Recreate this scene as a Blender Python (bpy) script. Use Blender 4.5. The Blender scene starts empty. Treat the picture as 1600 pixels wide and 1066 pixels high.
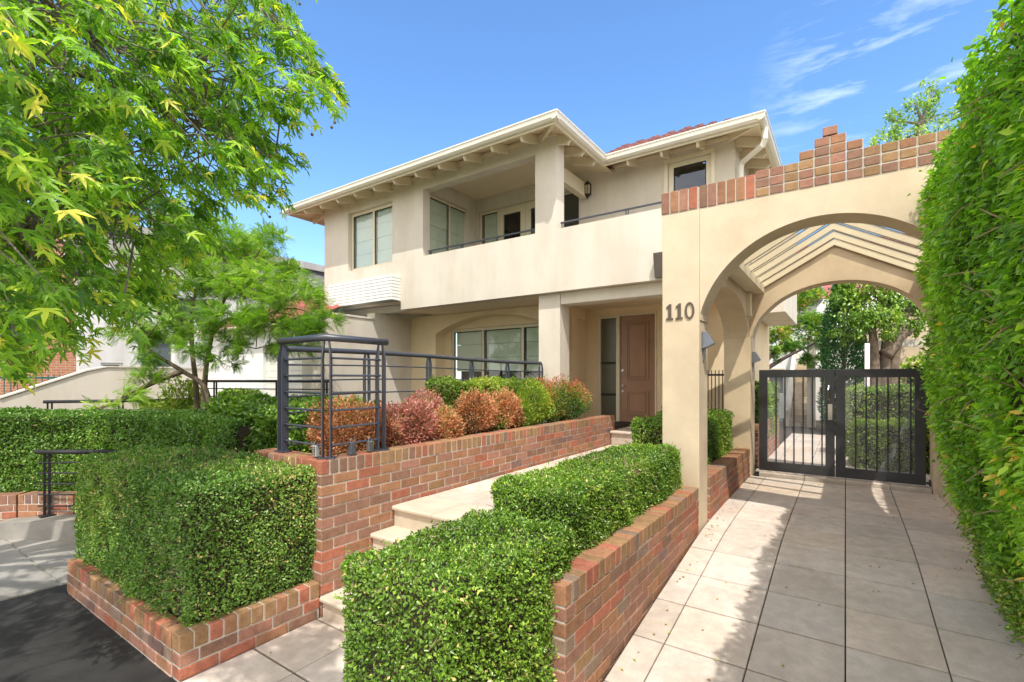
import bpy, math, random
import numpy as np
from mathutils import Vector
S = bpy.context.scene
random.seed(7); RNG = np.random.default_rng(11)
# ------------------------------------------------------------------ camera, sky, sun, exposure
R = math.radians
cam = bpy.data.objects.new("camera", bpy.data.cameras.new("camera"))
S.collection.objects.link(cam); S.camera = cam
cam.location = (0, 0, 0); YAW = 34.5374
cam.rotation_euler = (R(90), 0, R(YAW))
cam.data.sensor_width = 36; cam.data.lens = 36*757/1600
cam.data.shift_y = 59/1600; cam.data.clip_start = .05; cam.data.clip_end = 3000
S.render.resolution_x = 1024; S.render.resolution_y = 682
S.view_settings.view_transform = 'Standard'; S.view_settings.look = 'None'
S.view_settings.exposure = 1.2
S.view_settings.gamma = 1
SUN_D = Vector((.36, -.47, 1.0)).normalized()
elev = math.asin(SUN_D.z); rot = math.atan2(SUN_D.x, SUN_D.y)
W = bpy.data.worlds.new("World"); S.world = W; W.use_nodes = True
wn = W.node_tree; wn.nodes.clear()
def N(nt, t, **k):
    n = nt.nodes.new(t)
    for a, b in k.items(): setattr(n, a, b)
    return n
sky = N(wn, 'ShaderNodeTexSky', sky_type='NISHITA', sun_disc=False, sun_elevation=elev, sun_rotation=rot,
        altitude=0, air_density=0.9, dust_density=0.35, ozone_density=3.0)
bg = N(wn, 'ShaderNodeBackground'); bg.inputs[1].default_value = .15
wo = N(wn, 'ShaderNodeOutputWorld')
tc = N(wn, 'ShaderNodeTexCoord')
# a few thin cirrus wisps, stretched noise kept to one patch of the sky
mp = N(wn, 'ShaderNodeMapping', vector_type='POINT')
mp.inputs['Rotation'].default_value = (R(0), R(38), R(-6)); mp.inputs['Scale'].default_value = (2.2, 2.2, 13)
cn = N(wn, 'ShaderNodeTexNoise'); cn.inputs['Scale'].default_value = 1.6; cn.inputs['Detail'].default_value = 8; cn.inputs['Roughness'].default_value = .62; cn.inputs['Distortion'].default_value = .5
cr = N(wn, 'ShaderNodeValToRGB'); cr.color_ramp.elements[0].position = .50; cr.color_ramp.elements[1].position = .80
dp = N(wn, 'ShaderNodeVectorMath', operation='DOT_PRODUCT')
pc = Vector((.045, .894, .446)).normalized(); dp.inputs[1].default_value = pc
pr = N(wn, 'ShaderNodeMapRange'); pr.inputs[1].default_value = .984; pr.inputs[2].default_value = .9995
mu = N(wn, 'ShaderNodeMath', operation='MULTIPLY'); mu2 = N(wn, 'ShaderNodeMath', operation='MULTIPLY'); mu2.inputs[1].default_value = .75
mx = N(wn, 'ShaderNodeMixRGB'); mx.inputs[2].default_value = (5.2, 5.6, 6.4, 1)
hs = N(wn, 'ShaderNodeHueSaturation'); hs.inputs['Saturation'].default_value = 1.14; hs.inputs['Value'].default_value = 1.0
L = wn.links.new
L(tc.outputs['Generated'], mp.inputs[0]); L(mp.outputs[0], cn.inputs['Vector']); L(cn.outputs[0], cr.inputs[0])
L(tc.outputs['Generated'], dp.inputs[0]); L(dp.outputs['Value'], pr.inputs[0])
L(cr.outputs[0], mu.inputs[0]); L(pr.outputs[0], mu.inputs[1]); L(mu.outputs[0], mu2.inputs[0]); L(mu2.outputs[0], mx.inputs[0])
# bright clouds added to the unseen sky behind the camera to fill the shade
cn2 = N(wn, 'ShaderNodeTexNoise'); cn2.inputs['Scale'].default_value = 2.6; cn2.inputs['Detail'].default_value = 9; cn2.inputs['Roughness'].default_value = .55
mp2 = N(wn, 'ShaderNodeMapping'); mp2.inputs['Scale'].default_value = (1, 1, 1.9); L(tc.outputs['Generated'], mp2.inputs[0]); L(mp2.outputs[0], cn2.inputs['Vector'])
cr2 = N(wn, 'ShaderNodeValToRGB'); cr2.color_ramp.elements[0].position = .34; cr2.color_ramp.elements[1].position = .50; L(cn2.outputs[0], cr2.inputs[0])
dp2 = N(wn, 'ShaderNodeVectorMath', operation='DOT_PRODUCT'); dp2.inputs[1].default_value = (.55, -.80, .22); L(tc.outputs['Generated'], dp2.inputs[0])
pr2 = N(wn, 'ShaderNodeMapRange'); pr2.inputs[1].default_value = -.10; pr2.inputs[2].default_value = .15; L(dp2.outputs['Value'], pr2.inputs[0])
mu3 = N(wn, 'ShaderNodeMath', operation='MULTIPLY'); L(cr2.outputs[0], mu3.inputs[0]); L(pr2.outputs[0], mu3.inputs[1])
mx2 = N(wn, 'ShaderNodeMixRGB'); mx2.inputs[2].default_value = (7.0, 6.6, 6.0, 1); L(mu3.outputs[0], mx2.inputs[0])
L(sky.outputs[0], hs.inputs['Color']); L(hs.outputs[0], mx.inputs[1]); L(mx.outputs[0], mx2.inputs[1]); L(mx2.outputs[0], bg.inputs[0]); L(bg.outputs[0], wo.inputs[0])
sl = bpy.data.lights.new("sun", 'SUN'); sl.energy = 2.0; sl.angle = R(.5); sl.color = (1, .95, .86)
so = bpy.data.objects.new("sun", sl); S.collection.objects.link(so)
so.rotation_euler = (-SUN_D).to_track_quat('-Z', 'Y').to_euler(); so.location = (6, -8, 16)
S.cycles.max_bounces = 9; S.cycles.transparent_max_bounces = 12; S.cycles.diffuse_bounces = 6

# ------------------------------------------------------------------ pixel helpers used to lay the plan out
cc, ss, F = math.cos(R(YAW)), math.sin(R(YAW)), 757.
def at(x, y, d):
    t = (x-800)/F
    return ((cc*t-ss)*d, (ss*t+cc)*d, -(y-592)/F*d)
def proj(P):
    P = np.asarray(P, float); d = -ss*P[..., 0]+cc*P[..., 1]; r = cc*P[..., 0]+ss*P[..., 1]
    dd = np.where(np.abs(d) < 1e-3, 1e-3, d)
    return 800+F*r/dd, 592-F*P[..., 2]/dd, d

# ------------------------------------------------------------------ materials
MATS = {}
def new_mat(name):
    m = bpy.data.materials.new(name); m.use_nodes = True; nt = m.node_tree; nt.nodes.clear()
    return m, nt
def ramp(nt, stops):
    r = N(nt, 'ShaderNodeValToRGB'); e = r.color_ramp.elements
    e[0].position, e[0].color = stops[0][0], (*stops[0][1], 1)
    e[1].position, e[1].color = stops[-1][0], (*stops[-1][1], 1)
    for p, c in stops[1:-1]:
        q = e.new(p); q.color = (*c, 1)
    return r
def surf(name, col, rough=.8, var=.12, scale=6, fine=120, bump=.15, bscale=None, metal=0, spec=.5, stain=0, attr=False, streak=0, bdist=.004):
    if name in MATS: return MATS[name]
    m, nt = new_mat(name); l = nt.links.new
    out = N(nt, 'ShaderNodeOutputMaterial'); p = N(nt, 'ShaderNodeBsdfPrincipled')
    co = N(nt, 'ShaderNodeTexCoord')
    n1 = N(nt, 'ShaderNodeTexNoise'); n1.inputs['Scale'].default_value = scale; n1.inputs['Detail'].default_value = 6; n1.inputs['Roughness'].default_value = .6
    n2 = N(nt, 'ShaderNodeTexNoise'); n2.inputs['Scale'].default_value = fine; n2.inputs['Detail'].default_value = 3
    l(co.outputs['Object'], n1.inputs['Vector']); l(co.outputs['Object'], n2.inputs['Vector'])
    a = [max(0, c*(1-var)) for c in col]; b = [min(1, c*(1+var)) for c in col]
    r1 = ramp(nt, [(.3, a), (.7, b)]); l(n1.outputs[0], r1.inputs[0]); cur = r1.outputs[0]
    if attr:
        at_ = N(nt, 'ShaderNodeAttribute', attribute_name='tint'); m0 = N(nt, 'ShaderNodeMixRGB', blend_type='MULTIPLY'); m0.inputs[0].default_value = 1
        l(cur, m0.inputs[1]); l(at_.outputs['Color'], m0.inputs[2]); cur = m0.outputs[0]
    m1 = N(nt, 'ShaderNodeMixRGB', blend_type='MULTIPLY'); m1.inputs[0].default_value = 1
    r2 = ramp(nt, [(.3, (1-var*1.2,)*3), (.7, (1, 1, 1))]); l(n2.outputs[0], r2.inputs[0]); l(cur, m1.inputs[1]); l(r2.outputs[0], m1.inputs[2]); cur = m1.outputs[0]
    if stain or streak:
        mp_ = N(nt, 'ShaderNodeMapping'); l(co.outputs['Object'], mp_.inputs[0])
        if streak: mp_.inputs['Scale'].default_value = (1.4, 1.4, .30)
        n3 = N(nt, 'ShaderNodeTexNoise'); n3.inputs['Scale'].default_value = 1.3; n3.inputs['Detail'].default_value = 7; n3.inputs['Roughness'].default_value = .65
        l(mp_.outputs[0], n3.inputs['Vector'])
        k = 1-max(stain, streak); r3 = ramp(nt, [(.38, (k, k*.98, k*.95)), (.58, (1, 1, 1))]); l(n3.outputs[0], r3.inputs[0])
        m2 = N(nt, 'ShaderNodeMixRGB', blend_type='MULTIPLY'); m2.inputs[0].default_value = 1; l(cur, m2.inputs[1]); l(r3.outputs[0], m2.inputs[2]); cur = m2.outputs[0]
    l(cur, p.inputs['Base Color']); p.inputs['Roughness'].default_value = rough; p.inputs['Metallic'].default_value = metal
    p.inputs['Specular IOR Level'].default_value = spec
    if bump:
        bp = N(nt, 'ShaderNodeBump'); bp.inputs['Strength'].default_value = bump; bp.inputs['Distance'].default_value = bdist
        n4 = N(nt, 'ShaderNodeTexNoise'); n4.inputs['Scale'].default_value = bscale or fine; n4.inputs['Detail'].default_value = 4
        l(co.outputs['Object'], n4.inputs['Vector']); l(n4.outputs[0], bp.inputs['Height']); l(bp.outputs[0], p.inputs['Normal'])
    l(p.outputs[0], out.inputs[0]); MATS[name] = m; return m
def leafmat(name, stops, rough=.42, trans=.35, tcol=(1.0, 1.25, .45), spec=.5, gain=1.):
    """leaf colour from a random value per leaf, light passing through the blade"""
    if name in MATS: return MATS[name]
    m, nt = new_mat(name); l = nt.links.new; gain *= 2.2
    out = N(nt, 'ShaderNodeOutputMaterial'); p = N(nt, 'ShaderNodeBsdfPrincipled'); tr = N(nt, 'ShaderNodeBsdfTranslucent'); mix = N(nt, 'ShaderNodeMixShader')
    a = N(nt, 'ShaderNodeAttribute', attribute_name='rnd'); r = ramp(nt, [(q, tuple(v*gain for v in c)) for q, c in stops]); l(a.outputs['Fac'], r.inputs[0])
    l(r.outputs[0], p.inputs['Base Color']); p.inputs['Roughness'].default_value = rough; p.inputs['Specular IOR Level'].default_value = spec
    mc = N(nt, 'ShaderNodeMixRGB', blend_type='MULTIPLY'); mc.inputs[0].default_value = 1; mc.inputs[2].default_value = (*tcol, 1); l(r.outputs[0], mc.inputs[1])
    l(mc.outputs[0], tr.inputs[0]); mix.inputs[0].default_value = trans
    l(p.outputs[0], mix.inputs[1]); l(tr.outputs[0], mix.inputs[2]); l(mix.outputs[0], out.inputs[0]); MATS[name] = m; return m
def glassmat(name, tint=(.03, .04, .045), refl=.9, see=.0, rough=.02):
    """window glass: a dark or see-through body under a clear reflection"""
    if name in MATS: return MATS[name]
    m, nt = new_mat(name); l = nt.links.new
    out = N(nt, 'ShaderNodeOutputMaterial'); g = N(nt, 'ShaderNodeBsdfGlossy'); g.inputs['Roughness'].default_value = rough
    tp = N(nt, 'ShaderNodeBsdfTransparent'); tp.inputs[0].default_value = (*tint, 1)
    fr = N(nt, 'ShaderNodeFresnel'); fr.inputs[0].default_value = 1.5
    ml = N(nt, 'ShaderNodeMath', operation='MULTIPLY_ADD'); ml.inputs[1].default_value = refl*1.6; ml.inputs[2].default_value = .05
    ge = N(nt, 'ShaderNodeNewGeometry'); iv = N(nt, 'ShaderNodeMath', operation='SUBTRACT'); iv.inputs[0].default_value = 1; l(ge.outputs['Backfacing'], iv.inputs[1])
    mm = N(nt, 'ShaderNodeMath', operation='MULTIPLY'); mm.use_clamp = True; mix = N(nt, 'ShaderNodeMixShader'); l(fr.outputs[0], ml.inputs[0]); l(ml.outputs[0], mm.inputs[0]); l(iv.outputs[0], mm.inputs[1]); l(mm.outputs[0], mix.inputs[0]); l(tp.outputs[0], mix.inputs[1]); l(g.outputs[0], mix.inputs[2]); l(mix.outputs[0], out.inputs[0])
    MATS[name] = m; return m

M_STUC = surf('render_cream', (.73, .60, .44), .88, .07, 3, 260, .6, 330, stain=.12, spec=.25)
M_HOUSE = surf('render_pale', (.69, .63, .545), .85, .05, 2, 150, .25, 220, streak=.09, spec=.25)
M_PORCH = surf('render_warm', (.86, .70, .48), .85, .05, 2, 150, .2, 220, spec=.25)
M_TRIM = surf('trim_cream', (.72, .64, .48), .45, .04, 4, 60, .05)
M_FRAME = surf('frame_cream', (.76, .68, .52), .4, .03, 4, 60, .03)
M_GUT = surf('gutter_white', (.80, .75, .66), .35, .03, 5, 60, .03)
M_WHITE = surf('white_paint', (.85, .85, .83), .45, .03, 5, 60, .05)
M_SOFF = surf('soffit_board', (.82, .69, .50), .6, .04, 3, 60, .05)
M_IRON = surf('charcoal_paint', (.055, .062, .085), .38, .12, 12, 90, .12, spec=.6)
M_GATE = surf('gate_paint', (.040, .042, .050), .42, .25, 5, 60, .1, spec=.55, stain=.3)
M_BLACK = surf('black_metal', (.018, .018, .02), .45, .1, 12, 90, .1)
M_MORTAR = surf('mortar', (.60, .55, .48), .95, .15, 20, 200, .6, 160)
M_BRICK = surf('brick', (1, 1, 1), .82, .30, 17, 130, .7, 90, attr=True, spec=.3)
M_PAVER = surf('paver', (.67, .58, .505), .85, .13, 11, 150, .5, 240, attr=True, stain=.15, spec=.3)
M_JOINT = surf('joint_dirt', (.05, .042, .03), .95, .4, 20, 90, .4)
M_STEP = surf('step_stone', (.62, .53, .42), .8, .08, 6, 300, .3, 260, stain=.1)
M_TILE = surf('roof_tile', (1, 1, 1), .7, .2, 12, 90, .3, attr=True)
M_DOOR = surf('door_brown', (.38, .215, .14), .33, .08, 5, 80, .05, spec=.5)
M_STEEL = surf('steel', (.6, .58, .54), .28, .05, 20, 90, .05, metal=1)
M_SOIL = surf('soil', (.055, .038, .026), .95, .4, 12, 60, 1, 60, bdist=.02)
M_BARK = surf('bark', (.20, .15, .105), .9, .35, 8, 50, 1, 40, bdist=.01)
M_BARKG = surf('bark_grey', (.25, .215, .17), .9, .35, 8, 50, 1, 40, bdist=.01)
M_TWIG = surf('twig', (.34, .25, .14), .85, .2, 10, 60, .2)
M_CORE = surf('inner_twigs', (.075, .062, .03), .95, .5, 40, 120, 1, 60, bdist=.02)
M_ASPH = surf('asphalt', (.030, .029, .028), .9, .45, 4, 300, .8, 240, stain=.25)
M_CONC = surf('concrete', (.33, .31, .28), .9, .18, 3, 300, .5, 240, stain=.25)
M_GRASS = surf('grass', (.06, .085, .03), .95, .4, 3, 60, 1, 60)
M_GLASS = glassmat('window_glass', (.93, .96, .95), .8)
M_GLASSD = glassmat('window_glass_dark', (.75, .8, .8), 1.0)
M_ROOFGL = glassmat('roof_glass', (.93, .91, .86), .12, rough=.15)
M_BLIND = surf('blind', (.74, .77, .66), .8, .04, 3, 60, .02)
M_BLINDB = surf('blind_blue', (.66, .74, .72), .8, .04, 3, 60, .02)
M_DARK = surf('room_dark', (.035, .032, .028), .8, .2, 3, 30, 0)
M_SAND = surf('sidelight_glass', (.125, .115, .075), .25, .06, 2, 20, 0)
def meshmat():
    m, nt = new_mat('perforated_sheet'); l = nt.links.new
    out = N(nt, 'ShaderNodeOutputMaterial'); d = N(nt, 'ShaderNodeBsdfDiffuse'); d.inputs[0].default_value = (.50, .50, .56, 1)
    t = N(nt, 'ShaderNodeBsdfTransparent'); mix = N(nt, 'ShaderNodeMixShader'); mix.inputs[0].default_value = .24
    l(t.outputs[0], mix.inputs[1]); l(d.outputs[0], mix.inputs[2]); l(mix.outputs[0], out.inputs[0]); return m
M_MESH = meshmat()

# ------------------------------------------------------------------ object helpers
def tag(o, label=None, cat=None, group=None, kind=None):
    if label: o['label'] = label
    if cat: o['category'] = cat
    if group: o['group'] = group
    if kind: o['kind'] = kind
    return o
def thing(name, label, cat, loc=(0, 0, 0), group=None):
    o = bpy.data.objects.new(name, None); S.collection.objects.link(o); o.location = loc; o.empty_display_size = .2
    return tag(o, label, cat, group)
def origin(p):
    v = Vector((0, 0, 0))
    while p is not None: v += Vector(p.location); p = p.parent
    return v
class MB:
    def __init__(s): s.v = []; s.f = []; s.m = []; s.c = []; s.cur = 0; s.col = (1, 1, 1)
    def add(s, vs, fs):
        b = len(s.v); s.v += [tuple(v) for v in vs]
        for f in fs: s.f.append(tuple(b+i for i in f)); s.m.append(s.cur); s.c.append(s.col)
        return s
    def box(s, x0, x1, y0, y1, z0, z1):
        x0, x1 = min(x0, x1), max(x0, x1); y0, y1 = min(y0, y1), max(y0, y1); z0, z1 = min(z0, z1), max(z0, z1)
        return s.add([(x0, y0, z0), (x1, y0, z0), (x1, y1, z0), (x0, y1, z0), (x0, y0, z1), (x1, y0, z1), (x1, y1, z1), (x0, y1, z1)],
                     [(0, 3, 2, 1), (4, 5, 6, 7), (0, 1, 5, 4), (1, 2, 6, 5), (2, 3, 7, 6), (3, 0, 4, 7)])
    def obox(s, o, u, v, w):   # oriented box: origin and three edge vectors
        o, u, v, w = map(Vector, (o, u, v, w))
        return s.add([o, o+u, o+u+v, o+v, o+w, o+u+w, o+u+v+w, o+v+w], [(0, 3, 2, 1), (4, 5, 6, 7), (0, 1, 5, 4), (1, 2, 6, 5), (2, 3, 7, 6), (3, 0, 4, 7)])
    def prism(s, poly, ax, a, b):  # poly in the two other axes, extruded along ax
        def P(p, t): return {'x': (t, p[0], p[1]), 'y': (p[0], t, p[1]), 'z': (p[0], p[1], t)}[ax]
        n = len(poly); vs = [P(p, a) for p in poly]+[P(p, b) for p in poly]
        return s.add(vs, [tuple(range(n))[::-1], tuple(range(n, 2*n))]+[(i, (i+1) % n, n+(i+1) % n, n+i) for i in range(n)])
    def tube(s, pts, rad, n=8, cap=True):
        pts = [Vector(p) for p in pts]; m = len(pts)
        if not hasattr(rad, '__len__'): rad = [rad]*m
        up = Vector((0, 0, 1)); vs = []; pu = None
        for i, p in enumerate(pts):
            t = (pts[min(i+1, m-1)]-pts[max(i-1, 0)]).normalized()
            if pu is None: pu = (up if abs(t.z) < .95 else Vector((1, 0, 0)))
            a = t.cross(pu)
            if a.length < 1e-4: a = t.cross(Vector((1, .1, 0)))
            a.normalize(); b = a.cross(t).normalized(); pu = b
            for k in range(n):
                w = 2*math.pi*k/n; vs.append(p+(a*math.cos(w)+b*math.sin(w))*rad[i])
        fs = [(i*n+k, i*n+(k+1) % n, (i+1)*n+(k+1) % n, (i+1)*n+k) for i in range(m-1) for k in range(n)]
        if cap: fs += [tuple(range(n))[::-1], tuple((m-1)*n+k for k in range(n))]
        return s.add(vs, fs)
    def grid(s, us, zs, solid, ax, a, b):
        """a slab made of cells with openings; ax 'y': u is x, 'x': u is y"""
        def P(u, z, t): return (u, t, z) if ax == 'y' else (t, u, z)
        def q(*p): s.add(p, [(0, 1, 2, 3)])
        nu, nz = len(us)-1, len(zs)-1
        ok = lambda i, j: 0 <= i < nu and 0 <= j < nz and solid((us[i]+us[i+1])/2, (zs[j]+zs[j+1])/2)
        for i in range(nu):
            for j in range(nz):
                if not ok(i, j): continue
                u0, u1, z0, z1 = us[i], us[i+1], zs[j], zs[j+1]
                q(P(u0, z0, a), P(u1, z0, a), P(u1, z1, a), P(u0, z1, a)); q(P(u1, z0, b), P(u0, z0, b), P(u0, z1, b), P(u1, z1, b))
                if not ok(i-1, j): q(P(u0, z0, b), P(u0, z0, a), P(u0, z1, a), P(u0, z1, b))
                if not ok(i+1, j): q(P(u1, z0, a), P(u1, z0, b), P(u1, z1, b), P(u1, z1, a))
                if not ok(i, j-1): q(P(u0, z0, b), P(u1, z0, b), P(u1, z0, a), P(u0, z0, a))
                if not ok(i, j+1): q(P(u0, z1, a), P(u1, z1, a), P(u1, z1, b), P(u0, z1, b))
        return s
    def build(s, name, mats, parent=None, smooth=False, bevel=0, fix=True):
        me = bpy.data.meshes.new(name); o0 = origin(parent)
        me.from_pydata([(v[0]-o0.x, v[1]-o0.y, v[2]-o0.z) for v in s.v], [], s.f)
        for m in (mats if isinstance(mats, (list, tuple)) else [mats]): me.materials.append(m)
        me.polygons.foreach_set('material_index', s.m)
        if any(c != (1, 1, 1) for c in s.c):
            ca = me.attributes.new('tint', 'FLOAT_COLOR', 'CORNER'); arr = np.ones((len(me.loops), 4), np.float32); k = 0
            for f, c in zip(s.f, s.c):
                arr[k:k+len(f), :3] = c; k += len(f)
            ca.data.foreach_set('color', arr.ravel())
        else:
            ca = me.attributes.new('tint', 'FLOAT_COLOR', 'CORNER'); ca.data.foreach_set('color', np.ones(len(me.loops)*4, np.float32))
        me.update()
        if fix:
            import bmesh
            bm = bmesh.new(); bm.from_mesh(me)
            if bevel: bmesh.ops.remove_doubles(bm, verts=bm.verts, dist=1e-5)
            bmesh.ops.recalc_face_normals(bm, faces=bm.faces); bm.to_mesh(me); bm.free()
        if smooth: me.shade_smooth()
        o = bpy.data.objects.new(name, me); S.collection.objects.link(o)
        if parent is not None: o.parent = parent
        if bevel:
            b = o.modifiers.new('bevel', 'BEVEL'); b.width = bevel; b.segments = 2; b.limit_method = 'ANGLE'; b.angle_limit = R(40); b.harden_normals = False
        return o
def copy_tree(o, parent=None, loc=None):
    c = o.copy(); S.collection.objects.link(c)
    if parent is not None: c.parent = parent
    if loc is not None: c.location = loc
    for ch in list(o.children): copy_tree(ch, c)
    return c
def structure(mb, name, mats, **k): return tag(mb.build(name, mats, **k), kind='structure')

# ------------------------------------------------------------------ leaves: thousands of blades in ONE mesh per plant
def unit(a): return a/np.maximum(np.linalg.norm(a, axis=-1, keepdims=True), 1e-9)
def T_leaf(ar=.5, fold=.18):   # small oval blade, folded along its rib
    v = np.array([(0, 0, 0), (ar*.5, .5, fold), (0, 1, -.05), (-ar*.5, .5, fold)], float); return v, [(0, 1, 2), (0, 2, 3)]
def T_long(ar=.42):            # pointed drooping blade
    v = np.array([(0, 0, 0), (ar*.38, .25, .07), (ar*.5, .5, .06), (ar*.28, .78, -.02), (0, 1.05, -.14), (-ar*.28, .78, -.02), (-ar*.5, .5, .06), (-ar*.38, .25, .07), (0, .5, 0)], float)
    return v, [(0, 1, 8), (1, 2, 8), (2, 3, 8), (3, 4, 8), (4, 5, 8), (5, 6, 8), (6, 7, 8), (7, 0, 8)]
def T_star():                  # five narrow lobes
    v = [(0, .12, 0)]; tips = [(-150+0, .42), (-62, .78), (0, 1.0), (62, .78), (150, .42)]
    pts = [(0, 0, 0)]
    for i, (a, r) in enumerate([(-100, .50), (-48, .86), (0, 1.05), (48, .86), (100, .50)]):
        w = math.radians(a); tip = (math.sin(w)*r, .12+math.cos(w)*r, -.16*r)
        for da, rr in ((-13, .45), (13, .45)):
            pass
        w1 = math.radians(a-11); w2 = math.radians(a+11)
        pts += [(math.sin(w1)*r*.55, .12+math.cos(w1)*r*.55, .03), tip, (math.sin(w2)*r*.55, .12+math.cos(w2)*r*.55, .03)]
        if i < 4:
            wn_ = math.radians(a+24); pts.append((math.sin(wn_)*.20, .12+math.cos(wn_)*.20, 0))
    v = [(0, .14, 0)]+pts; n = len(pts)
    return np.array(v, float), [(0, 1+i, 1+(i+1) % n) for i in range(n)]
def T_frond(k=9):              # feathery compound leaf
    v = []; f = []
    for i in range(k):
        y = .12+.85*i/(k-1); l = .30*math.sin(math.pi*(.18+.72*i/(k-1)))+.04; z = -.22*y*y
        for s in (-1, 1):
            b = len(v); v += [(0, y, z), (s*l*.5, y+.075, z+.02), (s*l, y+.09, z-.05), (s*l*.5, y-.005, z+.01)]; f.append((b, b+1, b+2, b+3))
    b = len(v); v += [(-.008, 0, 0), (.008, 0, 0), (.004, 1, -.22), (-.004, 1, -.22)]; f.append((b, b+1, b+2, b+3))
    return np.array(v, float), f
def blades(name, P, D, Nn, size, tmpl, mat, parent, rnd=None):
    """P base points, D blade directions, Nn blade normals"""
    tv, tf = tmpl; n = len(P); D = unit(D); X = unit(np.cross(D, Nn)); Z = np.cross(X, D)
    size = np.broadcast_to(size, (n,))[:, None, None]
    V = P[:, None, :]+size*(tv[None, :, 0:1]*X[:, None, :]+tv[None, :, 1:2]*D[:, None, :]+tv[None, :, 2:3]*Z[:, None, :])
    o0 = origin(parent); V = V.reshape(-1, 3)-np.array(o0); k = len(tv)
    me = bpy.data.meshes.new(name); me.vertices.add(len(V)); me.vertices.foreach_set('co', V.astype(np.float32).ravel())
    lens = np.array([len(f) for f in tf]); flat = np.concatenate([np.array(f) for f in tf])
    loops = (np.arange(n)[:, None]*k+flat[None, :]).ravel(); tot = np.tile(lens, n); st = np.concatenate([[0], np.cumsum(tot)[:-1]])
    me.loops.add(len(loops)); me.loops.foreach_set('vertex_index', loops.astype(np.int32))
    me.polygons.add(len(tot)); me.polygons.foreach_set('loop_start', st.astype(np.int32)); me.polygons.foreach_set('loop_total', tot.astype(np.int32))
    a = me.attributes.new('rnd', 'FLOAT', 'POINT'); rnd = RNG.random(n) if rnd is None else rnd
    a.data.foreach_set('value', np.repeat(rnd, k).astype(np.float32))
    me.update(calc_edges=True); me.materials.append(mat)
    o = bpy.data.objects.new(name, me); S.collection.objects.link(o); o.parent = parent; return o
def smoothnoise(P, s, seed=0):
    P = np.asarray(P)*s+seed*7.3; v = 0
    for i, (a, b, c, w) in enumerate([(1, .7, .3, 1), (-.6, 1.1, .8, 1), (.4, -.9, 1.2, 1), (1.9, 1.3, -1.1, .6), (-1.7, 2.1, 1.6, .6)]):
        v = v+w*np.sin(P[:, 0]*a+P[:, 1]*b+P[:, 2]*c+i*1.7+seed)
    return v/2.6
LEAF_G = [(0, (.030, .062, .010)), (.35, (.070, .130, .016)), (.75, (.135, .215, .024)), (.93, (.25, .33, .045)), (1, (.34, .25, .10))]
LM_BOX = leafmat('leaf_box', LEAF_G, .28, .3, spec=.6)
LM_BOXD = leafmat('leaf_box_dark', [(0, (.030, .062, .012)), (.4, (.062, .120, .020)), (.85, (.12, .19, .03)), (1, (.30, .22, .10))], .3, .3, spec=.6, gain=1.2)
LM_LIME = leafmat('leaf_lime', gain=.72, stops=[(0, (.06, .11, .015)), (.5, (.17, .25, .03)), (.9, (.34, .40, .05)), (1, (.40, .33, .10))], rough=.4, trans=.35)
LM_VINE = leafmat('leaf_vine', [(0, (.045, .095, .012)), (.4, (.10, .19, .018)), (.78, (.19, .30, .024)), (.93, (.32, .39, .05)), (1, (.45, .22, .05))], .36, .5, spec=.5, gain=1.15)
LM_STAR = leafmat('leaf_star', [(0, (.04, .09, .014)), (.35, (.085, .17, .020)), (.75, (.18, .29, .03)), (.93, (.30, .36, .05)), (1, (.36, .33, .06))], .40, .55, tcol=(1.2, 1.3, .4), gain=1.05)
LM_FERN = leafmat('leaf_fern', [(0, (.06, .12, .018)), (.5, (.14, .23, .028)), (1, (.28, .35, .05))], .55, .45, gain=.85)
LM_RED = leafmat('leaf_red', gain=.55, stops=[(0, (.12, .09, .04)), (.3, (.36, .15, .09)), (.55, (.54, .25, .19)), (.78, (.60, .28, .27)), (.92, (.60, .42, .28)), (1, (.24, .30, .07))], rough=.5, trans=.3, tcol=(1.2, .85, .7))
LM_ORANGE = leafmat('leaf_orange', gain=.55, stops=[(0, (.10, .08, .03)), (.22, (.30, .17, .06)), (.45, (.56, .24, .12)), (.7, (.66, .34, .19)), (.88, (.62, .46, .20)), (1, (.25, .32, .07))], rough=.5, trans=.3, tcol=(1.2, .85, .6))
LM_YEL = leafmat('leaf_yellow', gain=.62, stops=[(0, (.05, .12, .015)), (.4, (.20, .30, .03)), (.8, (.40, .42, .05)), (1, (.55, .42, .08))], rough=.45, trans=.35)
LM_MIX = leafmat('leaf_mixed', gain=.62, stops=[(0, (.025, .075, .015)), (.45, (.08, .18, .03)), (.66, (.28, .36, .05)), (.82, (.50, .22, .09)), (1, (.52, .12, .10))], rough=.45, trans=.3)
LM_CONI = leafmat('leaf_conifer', [(0, (.02, .06, .02)), (.5, (.045, .12, .045)), (1, (.09, .19, .07))], .6, .15)
LM_MAPLE = leafmat('leaf_maple', [(0, (.03, .09, .015)), (.5, (.10, .20, .03)), (.8, (.26, .30, .05)), (1, (.35, .13, .06))], .45, .4)

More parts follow.
